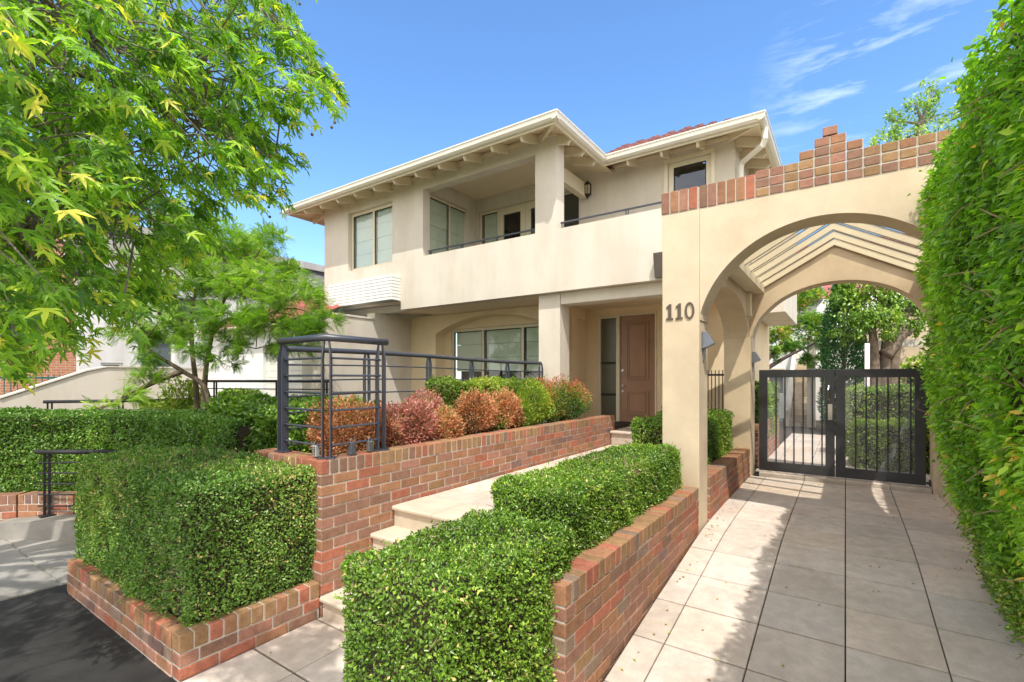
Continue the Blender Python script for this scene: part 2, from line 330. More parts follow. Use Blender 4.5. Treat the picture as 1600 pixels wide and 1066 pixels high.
def hedge_box(name, label, x0, x1, y0, y1, z0, z1, n, size, mat, cat='hedge', tmpl=None, lump=.02, faces='xXyYZ', rng_bias=None, group=None, core=.05, poly=None, browntop=0):
    """a clipped hedge: leaves spread over its faces and a little way in, round a core of dark twigs"""
    t = thing(name, label, cat, ((x0+x1)/2, (y0+y1)/2, z0), group)
    dx, dy, dz = x1-x0, y1-y0, z1-z0; A = {'x': dy*dz, 'X': dy*dz, 'y': dx*dz, 'Y': dx*dz, 'Z': dx*dy}
    Ps, Ns = [], []; tot = sum(A[f] for f in faces)
    for f in faces:
        k = int(n*A[f]/tot); u, v = RNG.random(k), RNG.random(k); z = np.zeros(k)
        if f in 'xX': P = np.stack([z+(x0 if f == 'x' else x1), y0+u*dy, z0+v*dz], 1); Nn = np.array([(-1 if f == 'x' else 1), 0, 0])
        elif f in 'yY': P = np.stack([x0+u*dx, z+(y0 if f == 'y' else y1), z0+v*dz], 1); Nn = np.array([0, (-1 if f == 'y' else 1), 0])
        else: P = np.stack([x0+u*dx, y0+v*dy, z+z1], 1); Nn = np.array([0, 0, 1])
        Ps.append(P); Ns.append(np.tile(Nn, (k, 1)))
    P = np.concatenate(Ps); Nn = np.concatenate(Ns).astype(float)
    c = np.array([(x0+x1)/2, (y0+y1)/2, (z0+z1)/2]); h = np.array([dx, dy, dz])/2
    rr = min(.09, *h)   # rounded edges
    q = P-c; inn = np.clip(q, -(h-rr), h-rr); dlt = q-inn; ln = np.linalg.norm(dlt, axis=1, keepdims=True); low = P[:, 2] < z0+rr
    dlt2 = dlt.copy(); dlt2[low, 2] = 0
    nn = unit(dlt2+1e-6*Nn); P = c+inn+nn*rr; P[low, 2] = c[2]+q[low, 2]; Nn = unit(.5*Nn+nn)
    off = lump*smoothnoise(P, 7, 1)+lump*.7*smoothnoise(P, 19, 2)-np.abs(RNG.normal(0, .022, len(P)))*(1+1.2*(smoothnoise(P, 5, 4) > .9))+(RNG.random(len(P)) < .02)*RNG.random(len(P))*.035
    P = P+Nn*off[:, None]
    r3 = RNG.normal(0, 1, P.shape); D = unit(r3+.55*Nn+np.array([0, 0, .25])); NN = unit(Nn*1.1+RNG.normal(0, .75, P.shape)+np.array([0, 0, .5]))
    rnd = np.clip(.42+.20*smoothnoise(P, 3.1, 3)+RNG.normal(0, .2, len(P)), 0, 1)
    pat = smoothnoise(P, 2.9, 12)+.5*smoothnoise(P, 9, 14)
    keep = ~((pat > 1.0) & (RNG.random(len(P)) < .72)); sel = np.where(RNG.random(len(P)) < .0022)[0]
    ex = np.repeat(sel, 7); tt = np.tile(np.arange(7), len(sel))/6.; sd = unit(RNG.normal(0, .5, (len(sel), 3))+Nn[sel]+np.array([0, 0, .5])); sdr = np.repeat(sd, 7, 0)
    XP = P[ex]+sdr*(tt*.055)[:, None]; XD = unit(sdr*.6+RNG.normal(0, .8, XP.shape)); P, Nn, D, NN, rnd, pat = [np.concatenate([q_[keep], w_]) for q_, w_ in ((P, XP), (Nn, Nn[ex]), (D, XD), (NN, NN[ex]), (rnd, np.clip(rnd[ex]+.3, 0, .95)), (pat, pat[ex]*0))]
    br = RNG.random(len(P)) < .008+browntop*(smoothnoise(P, 4.5, 8) > .75)*(P[:, 2] > z0+dz*.55); rnd[br] = 1
    sz = size*RNG.uniform(.65, 1.3, len(P))
    blades('foliage', P, D, NN, sz, tmpl or T_leaf(.55), mat, t, rnd)
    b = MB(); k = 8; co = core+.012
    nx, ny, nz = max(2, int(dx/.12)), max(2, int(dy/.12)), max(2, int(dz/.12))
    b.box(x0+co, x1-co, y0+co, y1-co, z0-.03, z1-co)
    # bare twigs poking through gaps
    wgt = .15+3*(pat > .8); idx = RNG.choice(len(P), min(len(P), int(90+190*tot/4)), replace=False, p=wgt/wgt.sum())
    for i in idx:
        p = P[i]; n_ = Nn[i]; tdir = unit(RNG.normal(0, 1, 3)+np.array([0, 0, .8])); a_ = p-n_*.045
        b.cur = 1; b.tube([a_, a_+tdir*.03+n_*.028, a_+tdir*.07+n_*.05], [.003, .0022, .0013], 4, False)
    b.build('branches', [M_CORE, M_TWIG], t, fix=False)
    return t
def bush(name, label, cen, rad, n, size, mat, cat='shrub', tmpl=None, up=.5, group=None, stems=8, rz=None, tips=None, toplift=0):
    """a loose rounded shrub: leaves at the ends of many stems"""
    cen = np.array(cen, float); rad = np.array(rad, float); t = thing(name, label, cat, (cen[0], cen[1], cen[2]-rad[2]), group)
    U = unit(RNG.normal(0, 1, (n, 3))); lum = 1+.20*smoothnoise(U, 3.7, cen[1])+.12*smoothnoise(U, 9, 6)
    rr = RNG.uniform(.45, 1.12, n)**.7*lum; Q = U*rr[:, None]; Q[:, 2] = np.where(Q[:, 2] < -.55, -.55+RNG.normal(0, .1, n), Q[:, 2]); P = cen+Q*rad
    D = unit(U+RNG.normal(0, .55, (n, 3))+np.array([0, 0, up])); NN = unit(RNG.normal(0, .6, (n, 3))+U*.5+np.array([0, 0, .8]))
    rnd = np.clip(.46+.22*smoothnoise(P, 7, 3)+RNG.normal(0, .24, n)+(toplift+.12)*(Q[:, 2]), 0, 1)
    blades('foliage', P, D, NN, size*RNG.uniform(.6, 1.3, n), tmpl or T_leaf(.4), mat, t, rnd)
    b = MB(); base = cen-np.array([0, 0, rad[2]*1.1])
    for i in range(stems*4):
        u = unit(RNG.normal(0, 1, 3)+np.array([0, 0, .9])); e = cen+u*rad*.9; m = (base+e)/2+RNG.normal(0, .03, 3)+np.array([0, 0, -.02])
        b.tube([base+RNG.normal(0, .02, 3)*(1, 1, 0), m, e], [.009, .006, .002], 5, False)
    b.build('stems', M_TWIG, t, fix=False); return t

# ------------------------------------------------------------------ brick walls, brick by brick
BC = {k_: tuple(min(.7, q_*w_) for q_, w_ in zip(v_, (1.20, 1.38, 1.50))) for k_, v_ in dict(red=(.47, .135, .075), ora=(.40, .175, .085), tan=(.37, .20, .085), brn=(.30, .15, .095), pur=(.20, .115, .10), pnk=(.40, .175, .115), grey=(.27, .18, .125)).items()}
def bcol(mode):
    keys, w = {'face': (['red', 'ora', 'brn', 'pnk', 'pur', 'grey', 'tan'], [17, 28, 20, 30, 3, 3, 3]), 'row': (['tan', 'ora', 'red', 'brn', 'grey'], [38, 24, 14, 12, 12]), 'sold': (['red', 'pnk', 'brn', 'ora'], [30, 38, 18, 14]),
               'dark': (['brn', 'pur', 'ora', 'red', 'grey', 'pnk'], [30, 12, 22, 12, 8, 18]), 'top': (['tan', 'brn', 'ora', 'pnk'], [30, 22, 26, 22])}[mode]
    c = BC[random.choices(keys, w)[0]]; k = random.uniform(.84, 1.14); g_ = (.43, .215, .14); return tuple(min(1, (v*.74+q*.26)*k) for v, q in zip(c, g_))
def add_brick(b, o, u, v, w, mode):
    """one brick with worn arrises; o corner, u along, v depth, w height"""
    o, u, v, w = map(Vector, (o, u, v, w)); c = .0035+random.random()*.003
    o = o+u.normalized()*random.uniform(-.001, .001)+v.normalized()*random.uniform(-.0025, .0015)
    b.col = bcol(mode); U, V, Wv = u.normalized(), v.normalized(), w.normalized(); lu, lv, lw = u.length, v.length, w.length
    def P(a, d, e): return o+U*a+V*d+Wv*e
    vs = []; 
    for e in (0, c, lw-c, lw):
        i = c if e in (0, lw) else 0
        for (a, d) in ((i+c*(i == 0), i), (lu-i-c*(i == 0), i), (lu-i, i+c*(i == 0)), (lu-i, lv-i-c*(i == 0)), (lu-i-c*(i == 0), lv-i), (i+c*(i == 0), lv-i), (i, lv-i-c*(i == 0)), (i, i+c*(i == 0))): vs.append(P(a, d, e))
    fs = [tuple(range(8))[::-1], tuple(range(24, 32))]
    for r in range(3):
        for k in range(8): fs.append((r*8+k, r*8+(k+1) % 8, r*8+8+(k+1) % 8, r*8+8+k))
    b.cur = 0; b.add(vs, fs)
def brick_wall(b, p, d, length, th, ztop, zbot, mode='face', rowmode='row', half=False, cap='rowlock'):
    """p start on the outer face, d unit direction along it, th thickness (inward to the left of d if positive)"""
    p = Vector((p[0], p[1], 0)); d = Vector((d[0], d[1], 0)).normalized(); n = Vector((-d.y, d.x, 0))*(1 if th > 0 else -1); t = abs(th); up = Vector((0, 0, 1)); J = .010
    z = ztop
    if cap == 'rowlock':
        k = max(1, round(length/.086)); pitch = length/k
        for i in range(k): add_brick(b, p+d*(i*pitch+J/2)+up*(z-.11), d*(pitch-J), n*t, up*.11, rowmode)
        z -= .11+J
    row = 0
    while z > zbot+.02:
        off = 0 if row % 2 else -.12; x = off
        while x < length-.01:
            a, e = max(0, x), min(length, x+.24)
            if e-a > .03: add_brick(b, p+d*(a+J/2)+up*(z-.076), d*(e-a-J), n*t, up*.076, mode)
            x += .24
        z -= .086; row += 1
    b.cur = 1; b.col = (1, 1, 1)
    b.obox(p+d*.009+n*.006+up*zbot, d*(length-.018), n*(t-.012), up*(ztop-zbot-.006))

# ================================================================== GROUND
ZY = [(-40, -1.9), (1.2, -1.88), (2.35, -1.87), (2.73, -1.838), (3.75, -1.706), (4.25, -1.652), (4.75, -1.592), (5.25, -1.542), (5.75, -1.520), (6.25, -1.508), (8.25, -1.49), (60, -1.49)]
def zg(y): return float(np.interp(y, [a for a, _ in ZY], [b for _, b in ZY]))
g = MB(); g.add([(-400, -400, -2.02), (400, -400, -2.02), (400, 900, -2.02), (-400, 900, -2.02)], [(0, 1, 2, 3)]); structure(g, 'ground', M_GRASS)
g = MB(); g.box(-1.9, 9, 8.9, 30, -2.0, -1.54); g.box(1.1, 9, 2.3, 8.9, -2.0, -1.60); structure(g, 'garden_ground', M_SOIL)
g = MB(); g.box(-13.9, -3.42, 2.6, 12, -2.0, -.86); structure(g, 'terrace_ground', M_SOIL)
g = MB(); g.add([(-5.93, -12, -1.905), (-3.41, -12, -1.905), (-3.41, 1.42, -1.895), (-5.93, 1.42, -1.895)], [(0, 1, 2, 3)]); structure(g, 'road', M_ASPH)
g = MB()
for (x0, x1) in ((-8.6, -5.94), (-11.4, -8.62)):
    for (y0, y1) in ((-4.0, -1.33), (-1.30, 1.30), (1.325, 2.9)): g.box(x0, x1, y0, y1, -1.99, -1.885)
g.box(-11.4, -5.9, -4.1, 2.9, -1.99, -1.897)
structure(g, 'crossover', M_CONC)
def tiles(b, xs, ys, zf, gap=.0038, th=.03):
    for i in range(len(xs)-1):
        for j in range(len(ys)-1):
            x0, x1, y0, y1 = xs[i]+gap, xs[i+1]-gap, ys[j]+gap*2.1, ys[j+1]-gap*2.1
            k = random.uniform(.90, 1.06); w = random.uniform(-.025, .03); b.col = (k*(1+w), k, k*(1-w)); e = random.uniform(-.0015, .0015); c = .004
            z = [zf(y0)+e, zf(y1)+e]; vs = [(x0, y0, z[0]-th), (x1, y0, z[0]-th), (x1, y1, z[1]-th), (x0, y1, z[1]-th),
                (x0, y0, z[0]-c), (x1, y0, z[0]-c), (x1, y1, z[1]-c), (x0, y1, z[1]-c), (x0+c, y0+c, z[0]), (x1-c, y0+c, z[0]), (x1-c, y1-c, z[1]), (x0+c, y1-c, z[1])]
            b.cur = 0; b.add(vs, [(0, 1, 5, 4), (1, 2, 6, 5), (2, 3, 7, 6), (3, 0, 4, 7), (4, 5, 9, 8), (5, 6, 10, 9), (6, 7, 11, 10), (7, 4, 8, 11), (8, 9, 10, 11)])
def joints(b, x0, x1, ys, zf):
    b.cur = 1; b.col = (1, 1, 1)
    for a, c in zip(ys[:-1], ys[1:]): b.add([(x0, a, zf(a)-.020), (x1, a, zf(a)-.020), (x1, c, zf(c)-.020), (x0, c, zf(c)-.020)], [(0, 1, 2, 3)])
ysd = [.25+.5*k for k in range(4, 17)]; b = MB()
tiles(b, [-1.215, -1.0, -.5, 0, .5, 1.0, 1.45], [2.25]+ysd[1:], zg); joints(b, -1.225, 1.46, [2.25]+ysd[1:], zg)
tiles(b, [-1.10, -.5, 0, .5, .93], [8.30, 8.42], lambda y: -1.44, .004, .2)   # the sill under the gate
yr = [8.75+.5*k for k in range(14)]; tiles(b, [-1.215, -1.0, -.5, 0, .5, 1.0, 1.45], yr, zg); joints(b, -1.225, 1.46, [8.45, 15.3], zg)
structure(b, 'driveway', [M_PAVER, M_JOINT])
b = MB(); ysf = [.26+.5*k for k in range(-7, 4)]+[2.245]
tiles(b, [-3.395, -2.9, -2.4, -1.9, -1.4, -.9, -.4, .1, .6, 1.1, 1.6, 2.1, 2.6, 3.1], ysf, zg); joints(b, -3.40, 3.1, [ysf[0], ysf[-1]], zg)
tiles(b, [-3.395, -2.9, -2.4, -2.02], [2.25, 2.31], lambda y: -1.871); b.cur = 2; b.col = (1, 1, 1); b.box(-3.40, 14, -7, -3.3, -2.0, -1.89); b.box(3.12, 14, -3.29, 2.2, -2.0, -1.885)  # unseen pale concrete slabs added beyond the tiles to bounce light upward
structure(b, 'footpath', [M_PAVER, M_JOINT, surf('bounce_concrete', (.48, .44, .38), .9, .1, 3, 300, .4, 240)])
# entry path: bull-nosed steps, a tiled landing and the porch step
b = MB()
def tread(y0, y1, z, x0=-3.395, x1=-1.98, split=(-2.9, -2.4)):
    xs = [x0]+[q for q in split]+[x1]
    for a, c in zip(xs[:-1], xs[1:]):
        k = random.uniform(.95, 1.05); b.col = (k, k, k*.98); b.cur = 0
        pr_ = [(y0+.012, z-.042), (y0, z-.030), (y0, z-.014), (y0+.012, z), (y1, z), (y1, z-.042)]
        b.prism([(p, q) for p, q in pr_], 'x', a+.002, c-.002)
for (yn, z) in ((2.27, -1.71), (2.515, -1.525), (2.76, -1.34)):
    tread(yn, yn+.30, z); b.col = (.86, .86, .82); b.box(-3.392, -1.99, yn+.03, yn+.30, z-.25, z-.043)
tread(3.005, 3.45, -1.153); b.col = (.86, .86, .82); b.box(-3.392, -1.99, 3.035, 3.46, -1.95, -1.196)
structure(b, 'steps', M_STEP)
b = MB(); yl = [3.455]+[3.95+.5*k for k in range(8)]+[7.98]
tiles(b, [-3.395, -2.9, -2.4, -1.98], yl, lambda y: -1.153); joints(b, -3.398, -1.99, [3.455, 7.98], lambda y: -1.153)
b.cur = 0; b.col = (.95, .95, .93); b.prism([(7.95+.012, -.955), (7.95, -.943), (7.95, -.926), (7.962, -.914), (8.4, -.914), (8.4, -.955)], 'x', -3.39, -1.60)
b.col = (.82, .82, .78); b.box(-3.385, -1.65, 7.99, 8.4, -1.16, -.956)
tiles(b, [-5.2, -4.4, -3.9, -3.4, -2.9, -2.4, -1.9, -1.62], [8.405, 8.85, 9.31], lambda y: -.914); joints(b, -5.2, -1.62, [8.4, 9.31], lambda y: -.914)
structure(b, 'path', [M_PAVER, M_JOINT])

# ================================================================== BRICK WALLS
def wall_thing(name, label, cat='wall'): return thing(name, label, cat, (0, 0, 0))
b = MB()
brick_wall(b, (-3.40, 2.285), (0, 1), 5.90, .20, -.65, -2.0)
brick_wall(b, (-4.45, 2.30), (1, 0), .845, .2, -.652, -1.95, mode='face')
o = b.build('retaining_wall', [M_BRICK, M_MORTAR], fix=False); tag(o, 'long brick retaining wall with a row of upright bricks on top, rising beside the entry steps', 'wall')
b = MB(); brick_wall(b, (-3.402, 1.30), (0, 1), .985, .11, -1.60, -2.0, mode='dark', rowmode='row')
brick_wall(b, (-5.68, 1.30), (1, 0), 2.166, .11, -1.602, -2.0, mode='dark', rowmode='row')
brick_wall(b, (-5.68, 2.28), (0, -1), .866, .11, -1.604, -2.0, mode='dark', rowmode='row')
b.cur = 2; b.box(-5.57, -3.52, 1.42, 2.27, -1.95, -1.665)
tag(b.build('low_brick_planter', [M_BRICK, M_MORTAR, M_SOIL], fix=False), 'low brick planter at the footpath corner holding the big square hedge', 'planter')
b = MB(); brick_wall(b, (-1.23, 2.285), (0, 1), 2.862, .20, -1.11, -2.0, mode='face')
b.cur = 2; b.box(-2.03, -1.44, 1.52, 5.10, -1.99, -1.20)
tag(b.build('brick_planter_wall', [M_BRICK, M_MORTAR, M_SOIL], fix=False), 'brick planter wall running up to the foot of the numbered pillar', 'wall')
b = MB(); brick_wall(b, (-1.205, 5.515), (0, 1), 2.76, .20, -1.065, -1.7, mode='face')
b.cur = 2; b.box(-2.2, -1.42, 5.52, 8.2, -1.7, -1.16)
tag(b.build('brick_planter_wall', [M_BRICK, M_MORTAR, M_SOIL], fix=False), 'short brick planter wall between the numbered pillar and the gate', 'wall')
# curved low brick wall far left, with its concrete kerb
arc = [(-9.4, .0), (-8.75, .95), (-8.35, 1.45), (-7.8, 1.85), (-7.1, 2.12), (-6.3, 2.25)]
b = MB(); kb = MB()
for (p, q), zt in zip(zip(arc[:-1], arc[1:]), (-1.42,)*5):
    d = Vector((q[0]-p[0], q[1]-p[1])); brick_wall(b, p, d, d.length-.004, .2, zt, -2.0, mode='dark', rowmode='dark')
tag(b.build('curved_brick_wall', [M_BRICK, M_MORTAR], fix=False), 'curved low brick wall under the dark hedge at the left edge', 'wall')
for i, (p, q) in enumerate(zip(arc[:-1], arc[1:])):
    d = (Vector(q)-Vector(p)).normalized(); n = Vector((d.y, -d.x)); zt = [-1.86, -1.80, -1.70, -1.66, -1.66][i]; zt2 = [-1.80, -1.70, -1.66, -1.66, -1.66][i]
    p2, q2 = Vector(p)+n*.26-d*.05, Vector(q)+n*.26
    P0, Q0 = Vector(p)+n*.004-d*.02, Vector(q)+n*.004
    kb.add([(*P0, -2), (*Q0, -2), (*q2, -2), (*p2, -2), (*P0, zt), (*Q0, zt2), (*q2, zt2), (*p2, zt)], [(0, 3, 2, 1), (4, 5, 6, 7), (0, 1, 5, 4), (1, 2, 6, 5), (2, 3, 7, 6), (3, 0, 4, 7)])
structure(kb, 'kerb', M_CONC)

# ================================================================== HOUSE
H = thing('house', 'two storey cream rendered house with a deep first floor balcony and white gutters', 'house', (-6, 8, -.9))
X0, XR = -10.26, -1.55
def inr(u, z, r): return r[0] < u < r[1] and r[2] < z < r[3]
# front wall of the cantilevered upper floor
wall = MB()
opn = [(-6.99, -4.34, 2.465, 3.80), (-9.365, -7.888, 2.45, 3.775), (-3.93, 99, 2.47, 9), (-99, -7.63, 0, 1.60)]
wall.grid([X0, -9.365, -7.888, -7.63, -6.99, -4.34, -3.93, XR], [1.44, 1.60, 2.45, 2.465, 2.47, 3.775, 3.80, 4.15], lambda u, z: not any(inr(u, z, r) for r in opn), 'y', 7.0, 7.20)
wall.box(X0, X0+.2, 7.201, 12, 1.60, 4.12); wall.box(-4.34, -3.932, 7.201, 7.27, 2.47, 4.11)
wall.box(XR-.2, XR-.002, 7.201, 8.79, 1.44, 2.465); wall.box(-7.258, -7.058, 8.45, 8.80, 2.1, 4.20)
wall.box(-7.258, -7.060, 7.201, 8.45, 3.83, 4.20); wall.box(-7.258, -7.058, 7.201, 8.45, 1.6, 2.05)
# back wall of the balcony
op2 = [(-7.0, -4.41, 1.5, 3.84), (-2.64, -1.90, 2.35, 3.885)]
wall.grid([-7.257, -7.0, -4.41, -2.64, -1.90, -1.53], [1.45, 1.5, 2.35, 3.84, 3.885, 4.20], lambda u, z: not any(inr(u, z, r) for r in op2), 'y', 8.80, 9.0)
wall.box(-1.75, -1.532, 9.001, 14.0, 1.45, 4.13)
wall.build('wall', M_HOUSE, H, fix=False)
b = MB(); b.box(X0, -7.64, 7.25, 7.4, 1.45, 1.598); b.box(-8.70, -8.45, 7.0, 8.1, -1.2, 1.435)
wing = b.build('lower_wall', M_HOUSE, H)
b = MB(); b.box(-8.70, -8.45, 5.75, 6.997, -1.4, 1.28); b.box(-8.72, -8.43, 5.73, 6.995, 1.282, 1.325)
b.box(-9.2, -8.702, 5.752, 6.9, -1.4, 1.33); b.build('wing_wall', M_HOUSE, H, bevel=.006)
# soffit of the overhang and the porch ceiling
b = MB(); b.box(-7.63, XR-.003, 7.003, 9.32, 1.441, 1.60); b.box(X0+.21, -7.64, 7.41, 9.3, 1.5, 1.62); b.build('soffit', M_SOFF, H)
b = MB(); b.box(-7.2, -1.76, 7.21, 8.79, 1.601, 1.70); b.build('balcony_floor', M_CONC, H)
b = MB(); b.box(-7.06, -4.10, 7.201, 8.80, 4.141, 4.2); b.build('balcony_ceiling', M_SOFF, H)
b = MB(); b.box(-4.36, -4.22, 7.272, 8.795, 3.59, 3.86); b.build('balcony_beam', M_TRIM, H, bevel=.008)
# wavy cable under the balcony ceiling
cab = MB(); pts = [(-7.03, 7.25+.1*k, 4.12+.012*math.sin(k*1.3)) for k in range(16)]+[(-7.03+.14*k, 8.77, 4.115+.02*math.sin(k*.9)+.012*math.sin(k*2.1)) for k in range(20)]
cab.tube(pts, .012, 6); cab.build('cable', M_TRIM, H)
# porch: post, beam, pilasters, door wall with opening
b = MB(); b.box(-4.345, -3.93, 7.12, 7.46, -1.2, 1.436); b.build('porch_post', M_HOUSE, H, bevel=.006)
b = MB(); b.box(-3.927, XR+.02, 7.14, 7.42, 1.245, 1.437); b.build('porch_beam', M_HOUSE, H, bevel=.006)
b = MB(); dop = [(-4.23, -3.0, -.92, 1.30)]
b.grid([-4.61, -4.23, -3.0, -1.552], [-1.1, -.92, 1.30, 1.438], lambda u, z: not any(inr(u, z, r) for r in dop), 'y', 9.30, 9.5)
b.box(-1.752, -1.554, 9.501, 13.5, -1.55, 1.438); b.build('porch_wall', M_PORCH, H)
b = MB(); b.box(-4.499, -4.42, 8.50, 8.74, -1, 1.436); b.box(-4.499, -4.40, 8.741, 9.05, 1.2, 1.434)
b.build('pilaster', M_PORCH, H, bevel=.005)
# window wall on the terrace with a segmental arch niche
ax0, ax1, zs, za = -7.67, -4.62, 1.02, 1.355; cx = (ax0+ax1)/2; hw = (ax1-ax0)/2; rise = za-zs; rad = (hw*hw+rise*rise)/(2*rise)
ar = [(cx+rad*math.sin(t), za-rad+rad*math.cos(t)) for t in np.linspace(-math.asin(hw/rad), math.asin(hw/rad), 25)]
poly = [(-8.448, -1.2), (ax0, -1.2)]+ar+[(ax1, -1.2), (-4.5, -1.2), (-4.5, 1.437), (-8.448, 1.437)]
b = MB(); b.prism(poly, 'y', 8.08, 8.38); b.box(-7.9, -4.51, 8.382, 8.48, 1.13, 1.437); b.box(-7.9, -7.46, 8.382, 8.48, -1.2, 1.128); b.box(-7.46, -4.51, 8.382, 8.48, -1.2, -.55); b.box(-4.62, -4.502, 8.481, 9.298, -1.2, 1.437)
b.build('terrace_wall', M_PORCH, H)

def window(parent, name, ax, c, u0, u1, z0, z1, splits, fw=.055, depth=.07, glass=M_GLASS, back=None, blind=None, blind_z=None, sgn=1, label=None, door=False, rails=(), slats=True):
    """frame with mullions; ax 'y' = in an x-z plane at y=c, ax 'x' = in a y-z plane at x=c; sgn points inward"""
    def bx(m, ua, ub, ta, tb, za_, zb_):
        if ax == 'y': m.box(ua, ub, c+sgn*ta, c+sgn*tb, za_, zb_)
        else: m.box(c+sgn*ta, c+sgn*tb, ua, ub, za_, zb_)
    m = MB(); bx(m, u0, u1, 0, depth, z0, z0+fw); bx(m, u0, u1, 0, depth, z1-fw, z1)
    us = [u0+fw/2]+list(splits)+[u1-fw/2]
    for i, u in enumerate(us): bx(m, u-fw/2, u+fw/2, .001 if 0 < i < len(us)-1 else 0, depth, z0+fw, z1-fw)
    f = m.build(name, M_FRAME, parent, bevel=.004)
    if label: f['label'] = label
    for a, e in zip(us[:-1], us[1:]):
        g_ = MB(); bx(g_, a+fw/2, e-fw/2, .030, .036, z0+fw, z1-fw); g_.build('pane', glass, f)
        s_ = MB(); w_ = .018   # thin dark sash line round the glass
        for (p0, p1, q0, q1) in ((a+fw/2, a+fw/2+w_, z0+fw, z1-fw), (e-fw/2-w_, e-fw/2, z0+fw, z1-fw), (a+fw/2+w_, e-fw/2-w_, z1-fw-w_, z1-fw)): bx(s_, p0, p1, .018, .028, q0, q1)
        s_.build('sash', M_BLACK, f)
        if blind:
            zb = blind_z if blind_z is not None else z0+fw; bl = MB()
            nsl = max(1, int((z1-fw-zb)/.27)); hh = (z1-fw-zb)/nsl
            for k in range(nsl): bx(bl, a+fw/2+.04, e-fw/2-.02, .055+.004*(k % 2), .062+.004*(k % 2), zb+k*hh+.006, zb+(k+1)*hh)
            bl.build('blind', blind, f)
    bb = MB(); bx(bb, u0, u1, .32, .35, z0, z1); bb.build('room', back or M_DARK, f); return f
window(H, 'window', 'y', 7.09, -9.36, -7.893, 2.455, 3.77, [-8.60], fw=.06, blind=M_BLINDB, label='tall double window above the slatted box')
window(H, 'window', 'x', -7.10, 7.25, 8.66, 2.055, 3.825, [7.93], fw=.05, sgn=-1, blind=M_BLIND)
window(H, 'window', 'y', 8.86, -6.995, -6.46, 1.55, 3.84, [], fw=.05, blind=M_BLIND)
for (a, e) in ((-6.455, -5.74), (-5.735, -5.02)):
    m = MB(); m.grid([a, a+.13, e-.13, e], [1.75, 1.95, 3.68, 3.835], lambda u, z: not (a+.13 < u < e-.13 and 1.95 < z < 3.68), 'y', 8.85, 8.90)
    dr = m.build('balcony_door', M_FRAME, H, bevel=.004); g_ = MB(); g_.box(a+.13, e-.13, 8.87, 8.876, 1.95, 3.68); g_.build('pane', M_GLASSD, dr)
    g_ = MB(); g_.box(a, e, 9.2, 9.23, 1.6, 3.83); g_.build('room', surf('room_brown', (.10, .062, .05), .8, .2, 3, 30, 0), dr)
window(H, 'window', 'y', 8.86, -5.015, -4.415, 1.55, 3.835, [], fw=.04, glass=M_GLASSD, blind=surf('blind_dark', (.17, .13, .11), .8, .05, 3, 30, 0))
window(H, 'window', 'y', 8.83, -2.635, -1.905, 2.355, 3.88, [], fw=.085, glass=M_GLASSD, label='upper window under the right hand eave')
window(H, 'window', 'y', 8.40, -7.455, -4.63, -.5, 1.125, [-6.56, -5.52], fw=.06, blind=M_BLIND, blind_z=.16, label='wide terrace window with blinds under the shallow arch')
# casing round the upper right window
b = MB(); b.box(-2.71, -1.84, 8.775, 8.799, 3.88, 3.95); b.box(-2.71, -2.64, 8.776, 8.799, 2.3, 3.879); b.box(-1.90, -1.84, 8.776, 8.799, 2.3, 3.879); b.build('window_casing', M_FRAME, H, bevel=.004)
# front door with sidelight
b = MB()
for (u0, u1, z0, z1) in ((-4.228, -4.165, -.91, 1.298), (-3.82, -3.75, -.91, 1.298), (-3.03, -3.002, -.91, 1.298), (-4.165, -3.82, 1.235, 1.298), (-3.75, -3.03, 1.262, 1.298), (-4.165, -3.82, -.91, -.85)): b.box(u0, u1, 9.26, 9.37, z0, z1)
df = b.build('door_frame', M_FRAME, H, bevel=.004)
b = MB(); b.box(-4.165, -3.82, 9.31, 9.325, -.85, 1.235); b.build('sidelight', M_SAND, df)
for z in (.30, -.345): b = MB(); b.box(-4.165, -3.82, 9.300, 9.309, z, z+.045); b.build('glazing_bar', M_DARK, df)
D_ = MB(); D_.box(-3.748, -3.032, 9.315, 9.36, -.90, 1.26)
def panel(m, u0, u1, z0, z1, y):
    for (w_, dy) in ((0, .030), (.03, .014)):
        a, e, f, h = u0+w_, u1-w_, z0+w_, z1-w_; t_ = .028
        for (p0, p1, q0, q1) in ((a, e, f, f+t_), (a, e, h-t_, h), (a, a+t_, f+t_, h-t_), (e-t_, e, f+t_, h-t_)): m.box(p0, p1, y-dy, y-.0005, q0, q1)
    m.box(u0+.07, u1-.07, y-.020, y-.0006, z0+.07, z1-.07)
panel(D_, -3.62, -3.16, -.02, 1.13, 9.315); panel(D_, -3.62, -3.16, -.72, -.24, 9.315)
door = D_.build('front_door', M_DOOR, H, bevel=.004)
b = MB(); b.tube([(-3.70, 9.315, -.14), (-3.70, 9.27, -.14), (-3.62, 9.265, -.14)], .009, 8); b.tube([(-3.70, 9.313, -.14), (-3.70, 9.305, -.14)], .024, 12); b.build('handle', M_STEEL, door)
for z, r_ in ((-.25, .022), (.17, .026)): b = MB(); b.tube([(-3.70, 9.313, z), (-3.70, 9.30, z)], r_, 12); b.build('lock', M_STEEL, door)
b = MB(); b.box(-3.375, -3.355, 9.296, 9.304, .60, .67); b.build('door_number', surf('brass', (.75, .68, .5), .3, .05, 20, 90, 0, metal=.6), door)
b = MB(); b.box(-3.75, -3.03, 9.20, 9.30, -.913, -.885); b.build('door_sill', surf('sill_wood', (.12, .05, .03), .6), H, bevel=.003)
